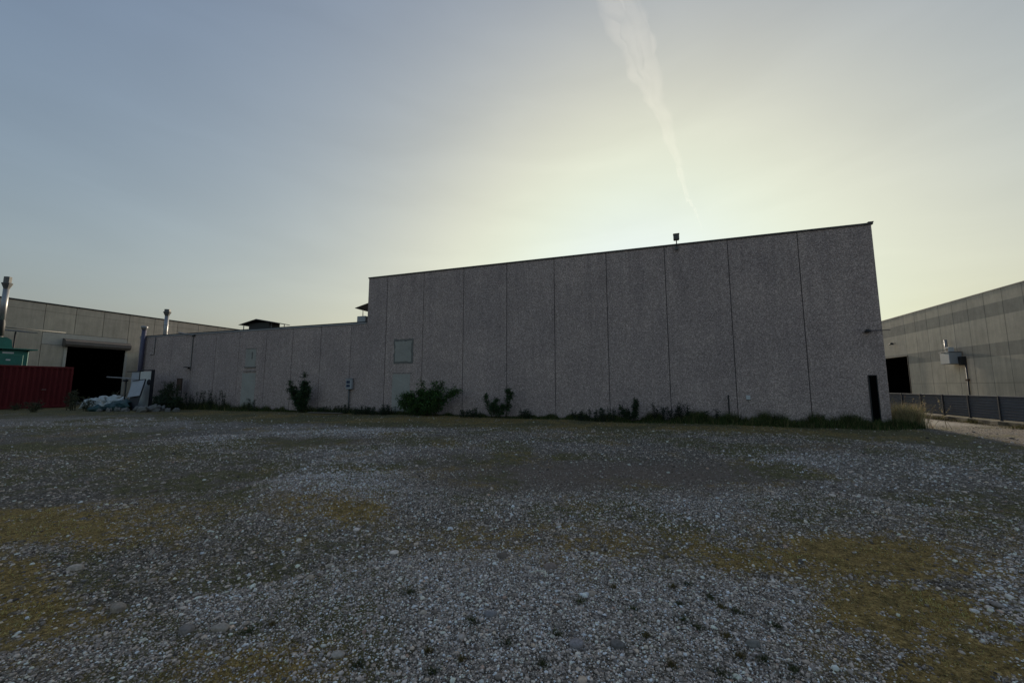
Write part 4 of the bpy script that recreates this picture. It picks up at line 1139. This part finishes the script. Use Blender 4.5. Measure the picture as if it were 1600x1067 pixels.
# rubbish: bags, tarp, timber, rubble stones
def lump(name, loc, size, mat, label, cat, group=None, seed=0, amp=.25, flatb=True):
    rs = np.random.default_rng(seed); v = ICO3.copy(); ph = rs.uniform(0, 6, 9)
    k = 1 + amp * (np.sin(v[:, 0] * 4 + ph[0]) * np.cos(v[:, 1] * 5 + ph[1]) + .6 * np.sin(v[:, 2] * 7 + v[:, 0] * 6 + ph[2])) + rs.normal(0, amp * .22, len(v))
    k = k + amp * 1.6 * (fbm(v[:, 0] * 3.5 + v[:, 2] * 2.7 + seed * 5, v[:, 1] * 3.5 - v[:, 2] * 2.1 + seed, 4) - .5)
    v = v * k[:, None] * np.array(size)
    v[:, 2] = np.maximum(v[:, 2], -size[2] * .5)
    o = npmesh(name, v, ICF3, mat, smooth=False)
    o.location = (loc[0], loc[1], size[2] * .45); o.rotation_euler = (0, 0, ROT_M + rs.uniform(-.4, .4))
    return T(o, label, cat, group)
bags = [(146,627,.75,.45,.42,'white rubbish bag at the left end of the heap'),(160,624,.62,.45,.50,'second crumpled white bag from the left end of the heap'),(168,629,.45,.4,.3,'low white sack in the gap between the taller bags'),
        (178,624,.55,.4,.55,'tall white bag in the middle of the heap'),(186,625,.6,.45,.45,'white bag just left of the leaning board'),(208,627,.42,.35,.45,'pale teal bag at the foot of the cabinets')]
for k, (px, py, a, b, c, lab) in enumerate(bags):
    lump('rubbish_bag', ground(px, py + 11), (a, b, c), M_BAG, lab, 'rubbish bag', 'white rubbish bags in the heap', k + 1, .3)
for k, (px, py, a, b, c, lab) in enumerate([(176,631,.75,.35,.32,'dark teal tarp crumpled in front of the white bags'),(192,630,1.2,.4,.42,'dark green tarp heap under the leaning board'),(152,632,.4,.3,.22,'small dark tarp bundle by the left bags')]):
    lump('tarp', ground(px, py + 10), (a, b, c), M_TARP, lab, 'tarp', 'crumpled tarps in the heap', k + 21, .28)
for k, (px, py, a) in enumerate([(120,630,.25),(131,634,.22),(214,640,.34),(223,642,.45),(240,641,.5),(250,640,.4),(183,640,.28),(196,641,.3),(262,641,.25),(170,641,.25),(110,633,.2),(155,641,.2),(275,641,.28)]):
    g = ground(px, py + 2)
    lump('rubble_block', g, (a * .7, a * .5, a * .55), plain('rubble_%d' % k, (.17, .165, .15), .9, var=.3, scale=5, bumpk=.6) if k == 0 else bpy.data.materials['rubble_0'], 'rough grey rubble lump edging the heap at far left', 'rubble', 'rubble lumps edging the heap', k + 40, .3)
r = empty('timber_stack', (*ground(188, 633), 0), ROT_M, label='thin pale sticks thrown across the green tarp', cat='sticks')
for k in range(5):
    m = MB(); a = random.uniform(-.9, .9); m.tube([(a, .1 * k, .05), (a + random.uniform(-.7, .7), .1, .75 + .1 * k)], .018, 6); m.build('stick', M_WOOD, r)
# rusty panel near the wing's left end
s, z = FM.hit(279, 604, .5); r = empty('rusty_panel', FM.w(s, .5, 0), ROT_M, label='rusty brown upright panel against the wing wall behind bushes', cat='panel')
z1 = FM.hit(279, 591, .5)[1]; z0 = FM.hit(279, 610, .5)[1]
m = MB(); m.cbox(-.22, .25, -.06, 0, z0, z1, .01); m.build('sheet', M_RUST, r)
m = MB(); m.cbox(.18, .22, -.1, -.062, 0, z1, .006); m.cbox(-.2, -.16, -.1, -.062, 0, z1, .006); m.build('leg', M_DARKMET, r)
# debris by the wall: plank
s, z = FM.hit(517, 638, .8); r = empty('plank', FM.w(s, 1.2, 0.03), ROT_M, label='pale plank lying in the weeds left of the meter box', cat='plank')
m = MB(); m.cbox(-1.1, 1.1, -.1, .1, 0, .06, .01, Matrix.Rotation(R(3), 4, 'Z')); m.build('board', M_WOOD, r)

# ------------------------------------------------------------------ shrubs and weeds
def fan(n, h, w, base_w=.15, lean=(0, 0), dy=.3, hv=.3):
    out = []
    for k in range(n):
        t = RNG.uniform(-1, 1); hh = h * RNG.uniform(1 - hv, 1) * (1 - .25 * abs(t)); b = RNG.uniform(-base_w, base_w)
        y = RNG.uniform(-dy, dy) * .6
        out.append([(b, y * .3, 0), (b + t * w * .35 + lean[0] * .4, y * .7, hh * .5), (t * w + lean[0], y + lean[1], hh)])
    return out
def at_main(px, y): s = FM.hit(px, 640, y)[0]; return s, FM.w(s, y, 0)
def pxm(px, y):  # local metres in world x per pixel
    a, b = FM.w(FM.hit(px - 5, 640, y)[0], y), FM.w(FM.hit(px + 5, 640, y)[0], y); return math.dist(a, b) / 10
# shrub stems are given in world-aligned local axes rotated so x runs to the right of the photo
def place(r): r.rotation_euler = (0, 0, ROT_M + math.pi); return r
# big shrub in front of the blocked door
s, l = at_main(660, .9)
st = fan(16, 1.45, 1.15, .55, (0, 0), .5) + fan(10, 1.15, 1.45, .8, (0, 0), .4) + [[(.7, 0, 0), (1.1, .1, .8), (2.05, .1, 1.30)], [(.6, 0, 0), (1.0, .1, .7), (1.75, .1, 1.22)], [(.4, 0, .1), (.7, 0, .9), (.75, 0, 1.72)], [(.45, 0, .1), (.9, 0, .9), (1.05, 0, 1.6)], [(0, 0, .1), (-.1, 0, .9), (-.05, 0, 1.72)]]
place(shrub(l, st, 17000, .095, (.034, .075, .018), 'large bushy green shrub in front of the blocked up doorway', scatter_r=.3, tip=.12))
# tall shrub left
s, l = at_main(470, .8)
st = fan(12, 1.95, .38, .12, (.18, 0), .2, .3) + fan(7, 1.6, .2, .1, (-.75, 0), .2, .3) + [[(0, 0, 0), (-.3, 0, .9), (-.95, 0, 1.75)]] + [[(0, 0, 0), (.2, 0, 1.0), (.1, 0, 2.2)]]
place(shrub(l, st, 10500, .085, (.022, .048, .018), 'tall dark forked shrub left of the meter box', scatter_r=.22, tip=.1))
# sapling group right of the big shrub
s, l = at_main(777, .6)
st = fan(6, .95, .55, .3, (0, 0), .2, .35) + [[(.45, 0, 0), (.5, 0, .7), (.55, 0, 1.35)], [(.4, 0, 0), (.6, 0, .6), (.68, 0, 1.2)], [(-.3, 0, 0), (-.5, 0, .6), (-.62, 0, 1.05)]]
place(shrub(l, st, 3600, .085, (.028, .055, .02), 'loose leafy shrub with a taller right side at mid wall', scatter_r=.14, tip=.2))
s, l = at_main(984, .5)
st = fan(5, .62, .35, .15, (0, 0), .2, .3) + [[(.1, 0, 0), (.2, 0, .5), (.28, 0, .98)], [(.15, 0, 0), (.25, 0, .4), (.34, 0, .85)], [(-.2, 0, 0), (-.35, 0, .6)]]
place(shrub(l, st, 2000, .08, (.020, .038, .016), 'small dark shrub against the wall left of the upright weeds', scatter_r=.12, tip=.2))
# bushes at the left end of the wing
s, l = at_main(262, 1.3)
st = fan(14, 1.9, .8, .5, (-.1, 0), .5, .25)
place(shrub(l, st, 4200, .065, (.03, .045, .02), 'airy tall bush with thin branches beside the rusty panel', scatter_r=.22, tip=.35))
s, l = at_main(250, 2.0)
place(shrub(l, fan(14, .95, .7, .5, (0, 0), .5, .3), 6500, .09, (.018, .032, .016), 'low dark bush in front of the cabinet with the round port', scatter_r=.25, tip=.1))
s, l = at_main(268, 1.9)
place(shrub(l, fan(10, .95, .9, .6, (0, 0), .4, .3), 5000, .09, (.02, .034, .014), 'low dark bush under the rusty panel', scatter_r=.25, tip=.1))
# bushes round the container end
for px, py, h, w, n_, lab in ((112, 641, 1.35, .55, 1600, 'brownish green bush hiding the right end of the red container'), (135, 642, 1.0, .45, 900, 'thin grey green bush between the container and the white bags'), (55, 644, .75, .5, 900, 'low dark weed bush in front of the middle of the container'), (25, 641, .5, .5, 500, 'lowest bush at the far left foot of the container'), (180, 630, 1.25, .6, 700, 'wispy dark bush behind the white bags')):
    g = ground(px, py)
    shrub((g[0], g[1], 0), fan(8, h, w, w * .5, (0, 0), .3, .4), n_, .07, (.045, .05, .025), lab, scatter_r=.18, tip=.15)
# upright weeds: individual plants
G1 = 'upright weeds along the wing wall'
for k, px in enumerate((291, 300, 306, 316, 324, 331, 343, 350, 388, 398)):
    s, l = at_main(px, .5); weed(l, RNG.uniform(1.0, 1.5) if k < 8 else .8, 3 if k < 8 else 2, 'slender leafy weed standing against the lower wing wall', G1, base=(.028, .04, .022))
G2 = 'upright weeds right of centre along the wall'
for k, (px, h) in enumerate(((1022, .62), (1038, .55), (1046, .62), (1054, .66), (1060, .62), (1064, .66), (1077, .6), (1103, .42), (1117, .45))):
    s, l = at_main(px, .35); weed(l, h * 1.35, 3, 'dark spiky weed standing at the foot of the tall wall right of centre', G2, base=(.012, .022, .012), spread=.05)
G3 = 'small ground weeds along the wall'
for k, px in enumerate((505, 535, 560, 572, 583, 597, 606, 730, 742, 820, 905, 932, 950)):
    s, l = at_main(px, .55 + .2 * (k % 3)); weed(l, RNG.uniform(.35, .6), 10, 'low leafy weed spreading at the foot of the middle wall', G3, base=(.022, .038, .018), spread=.22)
# seed stalks by the right corner
r = empty('seeding_weed', FM.w(-.75, -.3, 0), ROT_M, label='pale feathery seeding weed just past the right wall corner', cat='weed')
st = MB(); C = []
for k in range(46):
    h = RNG.uniform(.5, 1.15); bx, by = RNG.normal(0, .3, 2); tx, ty = bx + RNG.normal(0, .22), by + RNG.normal(0, .22)
    st.tube([(bx, by, 0), ((bx + tx) / 2, (by + ty) / 2, h * .55), (tx, ty, h)], [.006, .004, .002], 4)
    t = RNG.uniform(.55, 1.0, 26)[:, None]; C.append(np.array([[bx, by, 0]]) * (1 - t) + np.array([[tx, ty, h]]) * t + RNG.normal(0, .03, (26, 3)))
st.build('stalk', plain('straw', (.22, .18, .10), .9), r); C = np.concatenate(C)
leafcloud('seed_head', C, .035, gcols(len(C), (.30, .25, .15), .3), M_DRY, r, -.3)

# ------------------------------------------------------------------ contrail
def make_contrail():
    ALT = 1400.0
    def sp(px, py):
        r = ray(px, py); return Vector(r * ((ALT) / r[2])) + Vector((0, 0, EYE))
    m = MB(); rs = random.Random(4)
    def strand(keys, seed):
        pts, rad = [], []
        N = 70
        for i in range(N + 1):
            t = i / N * (len(keys) - 1); k = min(int(t), len(keys) - 2); f = t - k
            x = keys[k][0] * (1 - f) + keys[k + 1][0] * f; y = keys[k][1] * (1 - f) + keys[k + 1][1] * f; w = keys[k][2] * (1 - f) + keys[k + 1][2] * f
            x += (float(fbm(np.array(i * .16 + seed), np.array(seed * 3.3), 3)) - .5) * w * .55
            w *= .62 + .85 * float(fbm(np.array(i * .33 + seed * 2), np.array(seed + .5), 3))
            p = sp(x, y); pts.append(p); rad.append(w / 2 / FPX * (p.length) * .42)
        b0 = len(m.v); m.tube(pts, rad, 14)
        for q in range(b0, len(m.v)):
            v = Vector(m.v[q]); i = min((q - b0) // 14, N); c = pts[i]; d = v - c
            k = 1 + .7 * (float(fbm(np.array((q % 14) * .9 + seed), np.array(i * .3), 2)) - .5)
            m.v[q] = (c.x + d.x * k, c.y + d.y * k, c.z + d.z * k * .45)
    strand([(905, -120, 60), (945, 0, 50), (985, 80, 52), (1015, 150, 34), (1040, 200, 26), (1058, 250, 20), (1068, 290, 14), (1076, 315, 14)], 1)
    strand([(960, -120, 40), (985, 0, 34), (1010, 80, 34), (1030, 150, 28), (1046, 205, 18), (1062, 260, 12), (1070, 300, 7)], 2)
    strand([(930, -120, 90), (962, 0, 75), (998, 80, 70), (1025, 150, 48), (1044, 200, 26), (1062, 260, 14)], 4)
    strand([(1074, 306, 7), (1082, 320, 10), (1088, 335, 6), (1098, 360, 3)], 3)
    mt = bpy.data.materials.new('ice_cloud'); mt.use_nodes = True
    n, l = mt.node_tree.nodes, mt.node_tree.links
    n.remove(n['Principled BSDF'])
    v = n.new('ShaderNodeVolumePrincipled')
    v.inputs['Color'].default_value = (1, 1, 1, 1); v.inputs['Density'].default_value = .0024; v.inputs['Anisotropy'].default_value = .4
    l.new(v.outputs[0], n['Material Output'].inputs['Volume'])
    o = m.build('contrail', mt); T(o, 'wispy white contrail slanting down the sky towards the tall block', 'contrail')
make_contrail()
print('objects', len(bpy.data.objects))
